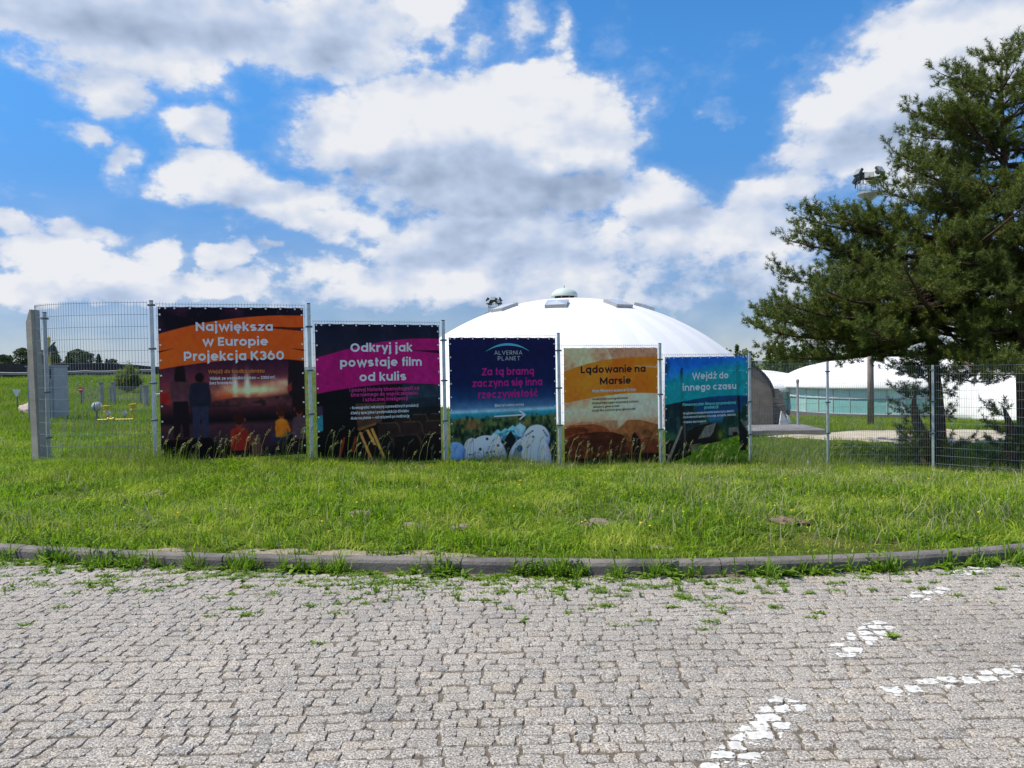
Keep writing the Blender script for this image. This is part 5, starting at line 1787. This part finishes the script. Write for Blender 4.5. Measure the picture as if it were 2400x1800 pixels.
def pine(base, top_z, lens, label, seed, lean=(0, 0), whorl=.42, start=.55, fill=1.0, boughs=()):
    r = np.random.default_rng(seed)
    bx, by, bz = base
    H = top_z - bz
    root = empty('pine_tree', base, 0, label, 'pine tree', 'pine trees behind the fence')
    tk = MB()

    def trunk(t):
        return np.array([lean[0] * t + .14 * math.sin(t * 4 + seed), lean[1] * t + .1 * math.sin(t * 5 + seed * 2), H * t])
    K = 24
    rad = [.21 * (1 - k / K) ** .8 + .015 + (.07 * (1 - k / 1.5) if k < 1.5 else 0) for k in range(K + 1)]
    tk.tube([trunk(k / K) for k in range(K + 1)], rad, 12)
    tk.build('trunk', M_BARK, root, smooth=True)
    br = MB()
    SP, SA, SL = [], [], []
    zs, ls = [p[0] - bz for p in lens], [p[1] for p in lens]
    z = start
    ang0 = r.uniform(0, 6)
    todo = [(b[0] - bz, math.radians(b[1]), b[2], math.radians(b[3])) for b in boughs]      # the long boughs that shape the outline
    while z < H - .15:
        nb = int(r.integers(4, 6)) if z > 2.2 else int(r.integers(2, 4))
        ang0 += 1.1
        for k in range(nb):
            az = ang0 + 2 * math.pi * k / nb + r.normal(0, .22)
            L = float(np.interp(z, zs, ls)) * r.uniform(.52, 1.10)
            if L < .25: continue
            todo.append((z, az, L, math.radians(-5 + 34 * max(0, z / H - .42) + r.normal(0, 9))))
        z += whorl * r.uniform(.7, 1.2) * (1 if z > 2 else 1.5)
    for _ in (0,):
        for (z, az, L, el) in todo:
            t0 = z / H
            out = np.array([math.cos(az), math.sin(az), 0])
            p0 = trunk(t0 + r.uniform(-.015, .015))
            n = 9
            pts = []
            side = np.array([-out[1], out[0], 0])
            bend = r.normal(0, .10)
            for i in range(n):
                s = i / (n - 1)
                pts.append(p0 + out * L * s * math.cos(el) + side * bend * L * s * s + np.array([0, 0, L * (s * math.sin(el) - .16 * math.sin(s * 2.6) * (1 - t0) + .07 * s ** 3)]))
            pts = np.array(pts)
            r0 = .012 + .014 * L
            br.tube(pts, [r0 * (1 - .85 * i / (n - 1)) + .004 for i in range(n)], 6, caps=False)
            # side twigs
            step = .24
            m_ = max(2, int(L * .82 / step))
            for j in range(m_ + 1):
                s = .20 + .80 * j / m_
                fi = s * (n - 1)
                i0 = min(int(fi), n - 2)
                q = pts[i0] + (pts[i0 + 1] - pts[i0]) * (fi - i0)
                td = unit(pts[i0 + 1] - pts[i0])
                tip = j == m_
                for sd in ((0,) if tip else (-1, 1, 2)):
                    if sd == 2 and r.uniform() > .55: continue
                    tl = (.25 + .26 * L * (1 - s * .75)) * r.uniform(.6, 1.15)
                    if tip: tl = .35
                    ax = td * r.uniform(.5, .9) + side * (0 if sd in (0, 2) else sd) * r.uniform(.6, 1.0) + np.array([0, 0, (.9 if sd == 2 else .12) + r.normal(0, .22)])
                    if tip: ax = td + np.array([0, 0, .25])
                    ax = unit(ax)
                    e = q + ax * tl + np.array([0, 0, .10 * tl])
                    br.tube([q, q + ax * tl * .55, e], [.010, .007, .004], 3, caps=False)
                    ns = max(3, int(tl / .062 * fill))
                    for w in range(ns):
                        f = .48 + .54 * (w + r.uniform(0, 1)) / ns
                        sp = q + (e - q) * f + r.normal(0, .05, 3)
                        d = ax * .7 + r.normal(0, .55, 3) + np.array([0, 0, .40])
                        SP.append(sp)
                        SA.append(d)
                        SL.append(r.uniform(.08, .20))
                    SP.append(e - ax * .05)
                    SA.append(ax * .7 + np.array([0, 0, r.uniform(.3, 1.0)]))
                    SL.append(.26)
    for k in range(10):
        SP.append(trunk(1 - .012 * k) + r.normal(0, .04, 3)); SA.append(np.array([r.normal(0, .4), r.normal(0, .4), 1])); SL.append(.26)
    br.build('branches', M_TWIG, root, smooth=True)
    v, f = needle_mesh(np.array(SP), np.array(SA), np.array(SL), r)
    mesh_np('needles', v, f, M_NEEDLE, root)
    return len(SP)


n1_ = pine((11.95, 21.0, -1.2), 6.0, [(-1, .1), (.3, .3), (1.1, .7), (1.6, 2.4), (2.3, 4.4), (3.0, 5.0), (3.7, 4.3), (4.5, 4.1), (4.9, 3.7), (5.2, 2.3), (5.5, 1.2), (6.0, .4)], 'broad pine with long low boughs, its reddish trunk right behind the fence post', 21, lean=(.2, 0), whorl=.46, boughs=[(2.7, 183, 5.1, -3), (2.2, 172, 4.4, -6), (3.1, 192, 4.9, 0), (3.8, 178, 4.2, 2), (3.5, 205, 4.4, -2), (4.6, 186, 4.0, 4), (5.0, 176, 3.7, 7), (4.9, 200, 3.3, 6), (2.5, 215, 4.2, -5)])
n2_ = pine((13.9, 20.2, -1.15), 9.8, [(-1, .1), (1.3, .2), (2.2, 2.6), (4, 4.3), (5.3, 3.9), (6.0, 3.0), (6.8, 2.8), (7.2, 2.4), (8.0, 2.5), (8.8, 1.5), (9.3, 1.0), (9.8, .45)], 'tallest pine at the right edge, its dark trunk under the end of the fence', 33, lean=(-.35, 0), whorl=.52, boughs=[(8.0, 184, 2.7, 4), (6.7, 178, 3.2, 6), (6.2, 190, 3.4, 3), (7.4, 200, 2.6, 5), (8.8, 176, 1.6, 20)])
n3_ = 0
# young pine under the boughs
n4_ = pine((11.0, 19.9, -1.12), .75, [(-1.1, .6), (-.5, .95), (0, .7), (.75, .2)], 'young bushy pine at the foot of the reddish trunk', 52, whorl=.26, start=.12)
n5_ = pine((13.0, 19.4, -1.15), .35, [(-1.1, .5), (-.6, .6), (.35, .2)], 'low straggly pine sapling between the two trunks', 57, whorl=.26, start=.10)
print('shoots', n1_, n2_, n3_, n4_, n5_)


def leaf_cloud(cen, size, r, up=.3):
    """one folded leaf quad at every point"""
    N = len(cen)
    d = unit(r.normal(0, 1, (N, 3)) + np.array([0, 0, up]))
    s = unit(np.cross(d, r.normal(0, 1, (N, 3))))
    n = np.cross(d, s)
    L = size * r.uniform(.6, 1.3, (N, 1))
    v = np.stack([cen, cen + d * L * .5 + s * L * .32, cen + d * L, cen + d * L * .5 - s * L * .32 + n * L * .1], 1).reshape(-1, 3)
    return v, np.arange(len(v)).reshape(-1, 4)


M_BUSH = leaf_mat('bush_leaves', (.07, .10, .022), (.20, .24, .06), (.26, .27, .09), trans=.35, scale=2.5)
M_CONI = leaf_mat('conifer_foliage', (.04, .065, .028), (.09, .12, .05), (.07, .095, .055), trans=.15, scale=.4)
M_BROAD = leaf_mat('wood_foliage', (.04, .07, .02), (.10, .15, .035), (.13, .17, .05), trans=.25, scale=.15)


def bush(x, y, wd, h, label):
    r = np.random.default_rng(5)
    root = empty('bush', (x, y, gz(x, y)), 0, label, 'bush')
    mb = MB()
    C = []
    for k in range(46):
        a = r.uniform(0, 2 * np.pi)
        rr = math.sqrt(r.uniform(0, 1)) * .95
        hh = h * (1 - .55 * rr ** 2.2) * r.uniform(.55, 1.03)
        e = np.array([wd * rr * math.cos(a), wd * rr * math.sin(a), hh])
        mb.tube([(0, 0, 0), e * np.array([.45, .45, .5]), e], [.02, .012, .004], 4, caps=False)
        m_ = 240
        t = r.uniform(.25, 1.02, (m_, 1)) ** .7
        C.append(e * t * np.c_[t * .5 + .5, t * .5 + .5, np.ones(m_)] + r.normal(0, .085, (m_, 3)))
    mb.build('stems', M_TWIG, root)
    C = np.concatenate(C)
    C[:, 2] = np.abs(C[:, 2]) + .02
    v, f = leaf_cloud(C, .10, r)
    mesh_np('foliage', v, f, M_BUSH, root)


bush(-22.6, 43.5, .82, 1.62, 'rounded yellowish green bush on the bank behind the wire fence')


def conifer_points(h, w, n, r, kind):
    t = r.uniform(0, 1, n) ** .8
    if kind == 0:
        env = (1 - t) * (.75 + .25 * np.cos(t * 40)) + .03
    else:
        env = np.sqrt(np.clip(1 - ((t - .5) / .5) ** 2, 0, 1)) * (.8 + .2 * np.sin(t * 23))
    a = r.uniform(0, 2 * np.pi, n)
    lob = 1 + .22 * np.sin(a * 3 + t * 9) + .15 * np.sin(a * 5 - t * 17)
    rr = w * env * np.sqrt(r.uniform(.15, 1, n)) * lob
    return np.stack([rr * np.cos(a), rr * np.sin(a), h * (.10 + .90 * t)], 1)


def conifer(seed, h=4.6, w=1.35, kind=0):
    r = np.random.default_rng(seed)
    root = empty('conifer', (0, 0, 0), 0, 'x', 'conifer', 'conifers behind the dark wall')
    MB().tube([(0, 0, 0), (.05, 0, h * .5), (0, 0, h * .97)], [.11, .07, .015], 7).build('trunk', M_BARK, root)
    P = conifer_points(h, w, 2600, r, kind)
    v, f = leaf_cloud(P, .20, r, up=.9)
    mesh_np('foliage', v, f, M_CONI, root)
    return root


ca, cb_ = conifer(1), conifer(2, 4.2, 1.3, 1)
rs = random.Random(8)
spots = [(-57.4 + .82 * k + rs.uniform(-.25, .25), 79 + rs.uniform(-1.2, 1.6), (.62 if k < 14 else .62 - .055 * (k - 13)) * rs.uniform(.82, 1.15)) for k in range(19)]
for i, (x, y, s) in enumerate(spots):
    src = ca if i % 2 == 0 else cb_
    o = src if i < 2 else copy_tree(src)
    o.location = (x, y, gz(x, y) + .25)
    o.rotation_euler = (0, 0, i * 1.3)
    o.scale = (s * 1.5, s * 1.4, s)
    o['label'] = 'small dark green conifer in the dense row behind the long dark wall'


def distant_wood():
    r = np.random.default_rng(9)
    V, F, n0 = [], [], 0
    TV = MB()
    for k in range(260):
        x, y = r.uniform(20, 175), r.uniform(128, 175)
        if k > 225: x, y = r.uniform(-30, 20), r.uniform(135, 175)
        h = r.uniform(5.5, 9.5) * (1.0 if x > 40 else .8)
        kind = int(r.uniform() < .35)
        P = conifer_points(h, h * (.2 if kind == 0 else .32), 430, r, kind)
        z = gz(x, y) - .5
        v, f = leaf_cloud(P, .55, r, up=.6)
        V.append(v + np.array([x, y, z]))
        F.append(f + n0)
        n0 += len(v)
        TV.tube([(x, y, z), (x, y, z + h * .8)], [.16, .05], 5, caps=False)
    o = mesh_np('distant_wood', np.concatenate(V), np.concatenate(F), M_BROAD)
    tag(o, 'mixed green wood far behind the pavilions', 'wood', None, 'stuff')
    # the trunks belong to the same mass
    t = TV.build('trunks', M_TWIG, o)


distant_wood()


# ------------------------------------------------------------------ grass and weeds
M_GRASS = leaf_mat('grass_blades', (.060, .12, .008), (.36, .52, .030), (.42, .47, .07), trans=.45, scale=.9)
M_GRASS2 = leaf_mat('meadow_blades', (.09, .165, .010), (.27, .38, .03), (.30, .35, .06), trans=.42, scale=.25)
M_TALL = leaf_mat('tall_grass_blades', (.10, .165, .016), (.26, .33, .045), (.38, .37, .15), trans=.35, scale=2.0)
M_SEED = leaf_mat('seed_heads', (.30, .29, .15), (.42, .40, .24), None, trans=.3)
M_WEED = leaf_mat('weed_leaves', (.080, .160, .012), (.23, .35, .025), (.16, .26, .03), trans=.35, scale=4.0)
M_FLOWER = mat('yellow_petals', (.80, .62, .02), .6, .1, 30)


def blades(xy, z, length, width, r, lean=.45, curve=.6, swirl=None):
    N = len(xy)
    a = r.uniform(0, 2 * np.pi, N)
    if swirl is not None: a = swirl + r.normal(0, .9, N)
    d = np.stack([np.cos(a), np.sin(a)], 1)
    ln = np.abs(r.normal(0, lean, N))
    f = r.uniform(0, 2 * np.pi, N)
    s = np.stack([np.cos(f), np.sin(f), np.zeros(N)], 1)
    b = np.c_[xy, z]
    hor = np.c_[d, np.zeros(N)]
    up = np.array([0, 0, 1.0])
    L = length[:, None]
    m = b + up * L * .55 + hor * (ln[:, None] * L * .35)
    t = b + up * L * (1 - .25 * np.minimum(ln, 1.2)[:, None] * curve) + hor * (ln[:, None] * L * (.75 + curve * .3))
    w = width[:, None] * .5
    V = np.stack([b - s * w, b + s * w, m + s * w * .8, m - s * w * .8, t], 1).reshape(-1, 3)
    k = np.arange(N)[:, None] * 5
    return V, k + np.array([[0, 1, 2, 3]]), k + np.array([[3, 2, 4]])


FENCE_XY = np.array([(-8.27, 13.08), (-8.1, 12.3), (-7.2, 12.32)] + [(p[0], p[1]) for p in POSTS] + [(13.5, 14.4)])


def fence_dist(P):
    """signed distance behind (+) or before (-) the fence line"""
    best = np.full(len(P), 1e9)
    sg = np.zeros(len(P))
    for a, b in zip(FENCE_XY[:-1], FENCE_XY[1:]):
        d = b - a
        L = np.hypot(*d)
        t = np.clip(((P - a) @ d) / L ** 2, 0, 1)
        q = P - (a + t[:, None] * d)
        ds = np.hypot(q[:, 0], q[:, 1])
        c = d[0] * (P[:, 1] - a[1]) - d[1] * (P[:, 0] - a[0])
        u = ds < best
        best = np.where(u, ds, best)
        sg = np.where(u, np.sign(c), sg)
    return best * sg


# bare spots: mole hills and sand pushed up along the kerb
MOLES = [(2.60, 6.98, .19, .055, 'brown mole hill of fresh crumbly soil near the right part of the kerb'), (-1.0, 7.2, .17, .045, 'sandy mole hill in the lawn, left one of the close pair'), (-.55, 7.22, .17, .045, 'sandy mole hill in the lawn, right one of the close pair'),
         (-1.62, 7.75, .17, .04, 'grass-ringed greyish mole hill below the magenta banner'), (.86, 7.4, .22, .04, 'flat overgrown mole hill below the desert banner'), (-4.6, 9.3, .2, .05, 'old mole hill in the lawn below the orange banner')]
BARE = [(-2.05, 6.17, .30, .13), (-1.38, 6.06, .34, .15), (-.72, 5.97, .32, .15), (1.22, 6.15, .12, .07), (-3.0, 6.32, .2, .08)]


def bare_mask(P):
    m = np.ones(len(P), bool)
    for (x, y, s, h, _) in MOLES: m &= ((P[:, 0] - x) / s) ** 2 + ((P[:, 1] - y) / (s * .9)) ** 2 > .45
    for (x, y, a, b) in BARE: m &= ((P[:, 0] - x) / a) ** 2 + ((P[:, 1] - y) / b) ** 2 > .5
    return m


def in_poly(P, poly):
    ins = np.zeros(len(P), bool)
    n = len(poly)
    for i in range(n):
        (x1, y1), (x2, y2) = poly[i], poly[(i + 1) % n]
        if y1 == y2: continue
        ins ^= ((y1 > P[:, 1]) != (y2 > P[:, 1])) & (P[:, 0] < (x2 - x1) * (P[:, 1] - y1) / (y2 - y1) + x1)
    return ins


def fan(n, d0, d1, r, pw=1.0, wide=.78, extra=1.2):
    """points in the wedge before the camera, thinning with distance"""
    u = r.uniform(0, 1, n)
    e = 2 - pw
    d = (d0 ** e + u * (d1 ** e - d0 ** e)) ** (1 / e)
    x = r.uniform(-1, 1, n) * (wide * d + extra)
    return np.stack([x, d], 1)


def patch(P, s, seed):
    return vnoise(P[:, 0] + 100, P[:, 1] + 50, s, s, seed, 3)


def lawn():
    r = np.random.default_rng(12)
    P = fan(320000, 5.7, 19.5, r, .55)
    P = P[(P[:, 1] > kerb_y(P[:, 0]) + .092) & (bare_mask(P) | (r.uniform(0, 1, len(P)) < .22))]
    fd = fence_dist(P)
    P, fd = P[fd < .25], fd[fd < .25]
    kd = P[:, 1] - kerb_y(P[:, 0])
    n = patch(P, 1.1, 3)
    n2 = patch(P, .35, 8)
    keep = r.uniform(0, 1, len(P)) < np.clip(.55 + (n - .3) * 1.6, .3, 1)
    P, fd, kd, n, n2 = P[keep], fd[keep], kd[keep], n[keep], n2[keep]
    L = (.055 + .09 * np.clip(n - .2, 0, 1) + .06 * n2) * (.55 + .45 * sstep(.1, .7, kd)) * r.uniform(.5, 1.25, len(P))
    L = L * (1 + .45 * sstep(-2.6, -.6, fd) * (.4 + n)) * (1 - .25 * sstep(-.5, -.1, fd))
    W = (.0060 + .00050 * P[:, 1]) * r.uniform(.6, 1.5, len(P))
    V, q, t = blades(P, ground(P[:, 0], P[:, 1]) - .01, L, W, r, 1.05, .9, patch(P, 2.2, 21) * 19)
    tag(mesh_np('lawn_grass', V, [q, t], M_GRASS), 'thick green lawn grass between the kerb and the fence', 'grass', None, 'stuff')


lawn()


def dry_stalks():
    r = np.random.default_rng(31)
    P = fan(26000, 6.0, 19, r, .7)
    P = P[(P[:, 1] > kerb_y(P[:, 0]) + .3) & bare_mask(P)]
    P = P[fence_dist(P) < -.05]
    n = patch(P, .8, 15)
    P = P[r.uniform(0, 1, len(P)) < np.clip((n - .38) * 3, .08, 1)]
    V, q, t = blades(P, ground(P[:, 0], P[:, 1]), r.uniform(.10, .26, len(P)), .0045 + .0004 * P[:, 1], r, .9, .9)
    tag(mesh_np('dry_grass', V, [q, t], M_SEED), 'thin straw coloured stalks scattered in the lawn', 'grass', None, 'stuff')


dry_stalks()


def meadow():
    r = np.random.default_rng(13)
    P = fan(230000, 12, 62, r, 1.0, .76, 1.5)
    fd = fence_dist(P)
    ok = (fd > .1) | (P[:, 0] < -8.4)
    ok &= P[:, 1] > kerb_y(P[:, 0]) + .3
    ok &= ~in_poly(P, SAND_POLY) & (np.hypot(P[:, 0] - 4.25, P[:, 1] - 55) > 15.2)
    ok &= ~((np.abs(P[:, 0] - 9.0) < 2.2) & (P[:, 1] > 26.9) & (P[:, 1] < 34))
    ok &= ~((P[:, 0] > -3.0) & (P[:, 0] < 5.4) & (P[:, 1] > 22) & (P[:, 1] < 36))
    P = P[ok]
    n = patch(P, .5, 5)
    L = (.10 + .16 * n) * r.uniform(.5, 1.2, len(P)) * (1 + .2 * sstep(20, 45, P[:, 1]))
    W = (.004 + .00042 * P[:, 1]) * r.uniform(.7, 1.3, len(P))
    V, q, t = blades(P, ground(P[:, 0], P[:, 1]) - .01, L, W, r, .45, .6)
    tag(mesh_np('meadow_grass', V, [q, t], M_GRASS2), 'rough meadow grass behind the mesh fence', 'grass', None, 'stuff')


meadow()


def tall_grass():
    """uncut strip along the foot of the banners, with nodding seed heads"""
    r = np.random.default_rng(14)
    seg = FENCE_XY
    s = np.r_[0, np.cumsum(np.hypot(*np.diff(seg, axis=0).T))]
    N = 44000
    q = r.uniform(0, s[-1], N)
    fx, fy = np.interp(q, s, seg[:, 0]), np.interp(q, s, seg[:, 1])
    off = np.where(r.uniform(0, 1, N) < .45, -np.abs(r.normal(.05, .26, N)) + .08, -r.uniform(0, 1, N) ** 1.4 * 2.6)
    P = np.stack([fx + off * -.42, fy + off * .9], 1)
    P[:, 0] = fx - off * .42
    n = vnoise(q, q * 0, .9, 1, 3, 3)
    dens = np.where((q > 1.5) & (q < 17), .55 + .9 * (n - .3), .22)
    k = r.uniform(0, 1, N) < dens
    P, n, q = P[k], n[k], q[k]
    L = (.10 + .42 * n * r.uniform(0, 1, len(P)) ** 1.6) * r.uniform(.6, 1.25, len(P))
    V, qd, t = blades(P, ground(P[:, 0], P[:, 1]) - .01, L, np.full(len(P), .0075) * r.uniform(.7, 1.4, len(P)), r, .45, .9)
    tag(mesh_np('tall_grass', V, [qd, t], M_TALL), 'taller uncut grass along the foot of the banners', 'grass', None, 'stuff')
    # stalks
    M_ = 330
    q = r.uniform(2.0, 18.5, M_)
    fx, fy = np.interp(q, s, seg[:, 0]), np.interp(q, s, seg[:, 1])
    off = -np.abs(r.normal(.12, .5, M_)) - .03
    mb = MB()
    SV, SF, n0 = [], [], 0
    for i in range(M_):
        x, y = fx[i] - off[i] * .42, fy[i] + off[i] * .9
        h = r.uniform(.25, .66)
        a = r.uniform(-.8, .8)
        ln = r.uniform(.05, .35)
        z = gz(x, y)
        pts = [np.array([x, y, z]), np.array([x + ln * h * .25, y + .05 * a, z + h * .6]), np.array([x + ln * h * .7, y + .1 * a, z + h * .95]), np.array([x + ln * h * 1.1, y + .12 * a, z + h * 1.0])]
        mb.tube(pts, [.0035, .003, .0025, .0015], 3, caps=False)
        m_ = 26
        t = r.uniform(0, 1, (m_, 1))
        c = pts[2] + (pts[3] - pts[2]) * t + (pts[2] - pts[1]) * (t - .75) * .35 + r.normal(0, .008, (m_, 3))
        v, f = leaf_cloud(c, .018, r, .8)
        SV.append(v)
        SF.append(f + n0)
        n0 += len(v)
    o = mesh_np('grass_seed_heads', np.concatenate(SV), np.concatenate(SF), M_SEED)
    tag(o, 'pale nodding seed heads of tall grass in front of the banners', 'grass', None, 'stuff')
    mb.build('seed_stalks', M_TALL, o)


tall_grass()


def leaf_strip(base, d, up, L, W, droop, V, F):
    """one pointed leaf: base, heading d, rising by up then drooping"""
    s = Vector((-d.y, d.x, 0))
    b0 = len(V)
    prof = [(0, .25), (.3, .9), (.6, 1.0), (.85, .55)]
    for (t, w) in prof:
        c = base + d * (L * t) + Vector((0, 0, L * (up * t - droop * t * t)))
        V.append(tuple(c - s * W * w * .5 + Vector((0, 0, .1 * W))))
        V.append(tuple(c + s * W * w * .5 + Vector((0, 0, .1 * W))))
    c = base + d * L + Vector((0, 0, L * (up - droop)))
    V.append(tuple(c))
    for i in range(3): F.append((b0 + 2 * i, b0 + 2 * i + 1, b0 + 2 * i + 3, b0 + 2 * i + 2))
    F.append((b0 + 6, b0 + 7, b0 + 8))


def plant(V, F, x, y, z, s, kind, r):
    if kind == 'rosette':
        for k in range(r.randint(7, 13)):
            a = r.uniform(0, 6.283)
            leaf_strip(Vector((x, y, z)), Vector((math.cos(a), math.sin(a), 0)), r.uniform(.2, 1.1), s * r.uniform(.6, 1.2), s * r.uniform(.18, .3), r.uniform(.3, .8), V, F)
    elif kind == 'sprig':
        h = s * r.uniform(1.2, 2.2)
        lx, ly = r.uniform(-.25, .25), r.uniform(-.25, .25)
        n = r.randint(8, 14)
        for k in range(n):
            t = k / n
            a = k * 2.4 + r.uniform(0, 1)
            leaf_strip(Vector((x + lx * h * t, y + ly * h * t, z + h * t)), Vector((math.cos(a), math.sin(a), 0)), r.uniform(.3, .9), s * (.55 - .3 * t) * r.uniform(.7, 1.2), s * .17, .4, V, F)
        b0 = len(V)
        w = .004
        V.extend([(x - w, y, z), (x + w, y, z), (x + lx * h + w * .5, y + ly * h, z + h), (x + lx * h - w * .5, y + ly * h, z + h)])
        F.append((b0, b0 + 1, b0 + 2, b0 + 3))
    elif kind == 'tuft':
        for k in range(r.randint(16, 34)):
            a = r.uniform(0, 6.283)
            leaf_strip(Vector((x + r.gauss(0, s * .15), y + r.gauss(0, s * .12), z)), Vector((math.cos(a), math.sin(a), 0)), r.uniform(1.0, 3.2), s * r.uniform(.3, .6), .006 + s * .02, r.uniform(.2, 1.4), V, F)
    else:   # flat mat in the joints
        for k in range(r.randint(24, 60)):
            a = r.uniform(0, 6.283)
            leaf_strip(Vector((x + r.gauss(0, s * .55), y + r.gauss(0, s * .22), z)), Vector((math.cos(a), math.sin(a), 0)), r.uniform(.3, 1.2), r.uniform(.012, .032), .008, .4, V, F)


def weeds():
    r = random.Random(17)
    V, F = [], []
    for i in range(1000):
        x = r.uniform(-6.4, 6.4)
        den = .5 + .5 * math.sin(x * 2.1 + 1) * math.sin(x * 5.3)
        if r.random() > .12 + .88 * den ** 1.7: continue
        y = float(kerb_y(x)) - abs(r.gauss(.015, .055)) - .004
        k = r.choices(['rosette', 'sprig', 'tuft', 'mat'], [.30, .16, .38, .16])[0]
        plant(V, F, x, y, -.004, r.uniform(.05, .15) * (1.15 if k == 'tuft' else 1), k, r)
    o = MB()
    o.v, o.f, o.m = V, F, [0] * len(F)
    tag(o.build('kerb_weeds', M_WEED), 'weeds sprouting all along the foot of the kerb', 'weeds', None, 'stuff')
    V, F = [], []
    for i in range(820):
        x = r.uniform(-6, 4.6)
        off = r.expovariate(1 / .30) + .05
        if x > .5 and r.random() < .72 * min(1, (x - .5) / 2): continue
        if off > 1.1 and r.random() < .35: continue
        y = float(kerb_y(x)) - off
        if y < 2.6: continue
        k = r.choices(['mat', 'rosette', 'tuft', 'sprig'], [.74, .14, .08, .04])[0]
        plant(V, F, x, y, .0, r.uniform(.03, .08) * (1 if k == 'mat' else .8), k, r)
    o = MB()
    o.v, o.f, o.m = V, F, [0] * len(F)
    tag(o.build('joint_weeds', M_WEED), 'small green weeds growing in the joints of the cobbles', 'weeds', None, 'stuff')
    # broader weeds scattered in the lawn
    V, F = [], []
    for i in range(2200):
        d = r.uniform(6.0, 15)
        x = r.uniform(-.72, .72) * d
        if d < float(kerb_y(x)) + .2: continue
        if fence_dist(np.array([(x, d)]))[0] > -.1: continue
        plant(V, F, x, d, gz(x, d), r.uniform(.05, .13), r.choice(['rosette', 'sprig', 'tuft']), r)
    o = MB()
    o.v, o.f, o.m = V, F, [0] * len(F)
    tag(o.build('lawn_weeds', M_WEED), 'broad leaved weeds scattered through the lawn', 'weeds', None, 'stuff')
    # yellow flowers
    mb = MB()
    for i in range(150):
        d = r.uniform(6.2, 16)
        x = r.uniform(-.7, .7) * d
        if d < float(kerb_y(x)) + .25 or fence_dist(np.array([(x, d)]))[0] > .1: continue
        z = gz(x, d) + r.uniform(.06, .16)
        s = r.uniform(.006, .014)
        mb.lathe([(1e-6, z - s * .5), (s, z - s * .1), (s * .9, z + s * .3), (1e-6, z + s * .5)], 7, M=Matrix.Translation((x, d, 0)))
    tag(mb.build('meadow_flowers', M_FLOWER), 'tiny yellow flowers dotted over the lawn', 'flowers', None, 'stuff')


weeds()

M_MOLE = mat('fresh_soil', (.24, .18, .13), .95, .3, 18, bump=1.0, bscale=70, col2=(.14, .10, .075))
M_MOLE2 = mat('dry_soil', (.29, .24, .18), .95, .3, 30, bump=1.0, bscale=60, col2=(.17, .14, .105))
for i, (x, y, s, h, lab) in enumerate(MOLES):
    rock('mole_hill', (x, y, gz(x, y)), (s * .8, s * .62, h * .9), M_MOLE if i == 0 else M_MOLE2, lab, 'mole hill', 3 + i * 2, .35)['group'] = 'mole hills in the lawn'
for i, (x, y, a, b) in enumerate(BARE):
    rr_ = random.Random(i)
    pl_ = []
    for k in range(26):
        g = 2 * math.pi * k / 26
        q = 1 + .22 * math.sin(3 * g + i) + .14 * math.sin(7 * g + 2 * i) + rr_.uniform(-.12, .12)
        pl_.append((x + a * q * math.cos(g), max(y + b * q * math.sin(g), float(kerb_y(x + a * q * math.cos(g))) + .112)))
    draped('sand_patch', pl_, M_SAND, ['patch of bare sand behind the kerb, leftmost of the three below the magenta banner', 'patch of bare sand behind the kerb, middle of the three', 'patch of bare sand behind the kerb, rightmost of the three', 'tiny patch of bare sand behind the kerb below the desert banner', 'thin sand spill behind the kerb below the orange banner'][i], .004, .022, 'stuff', .016)
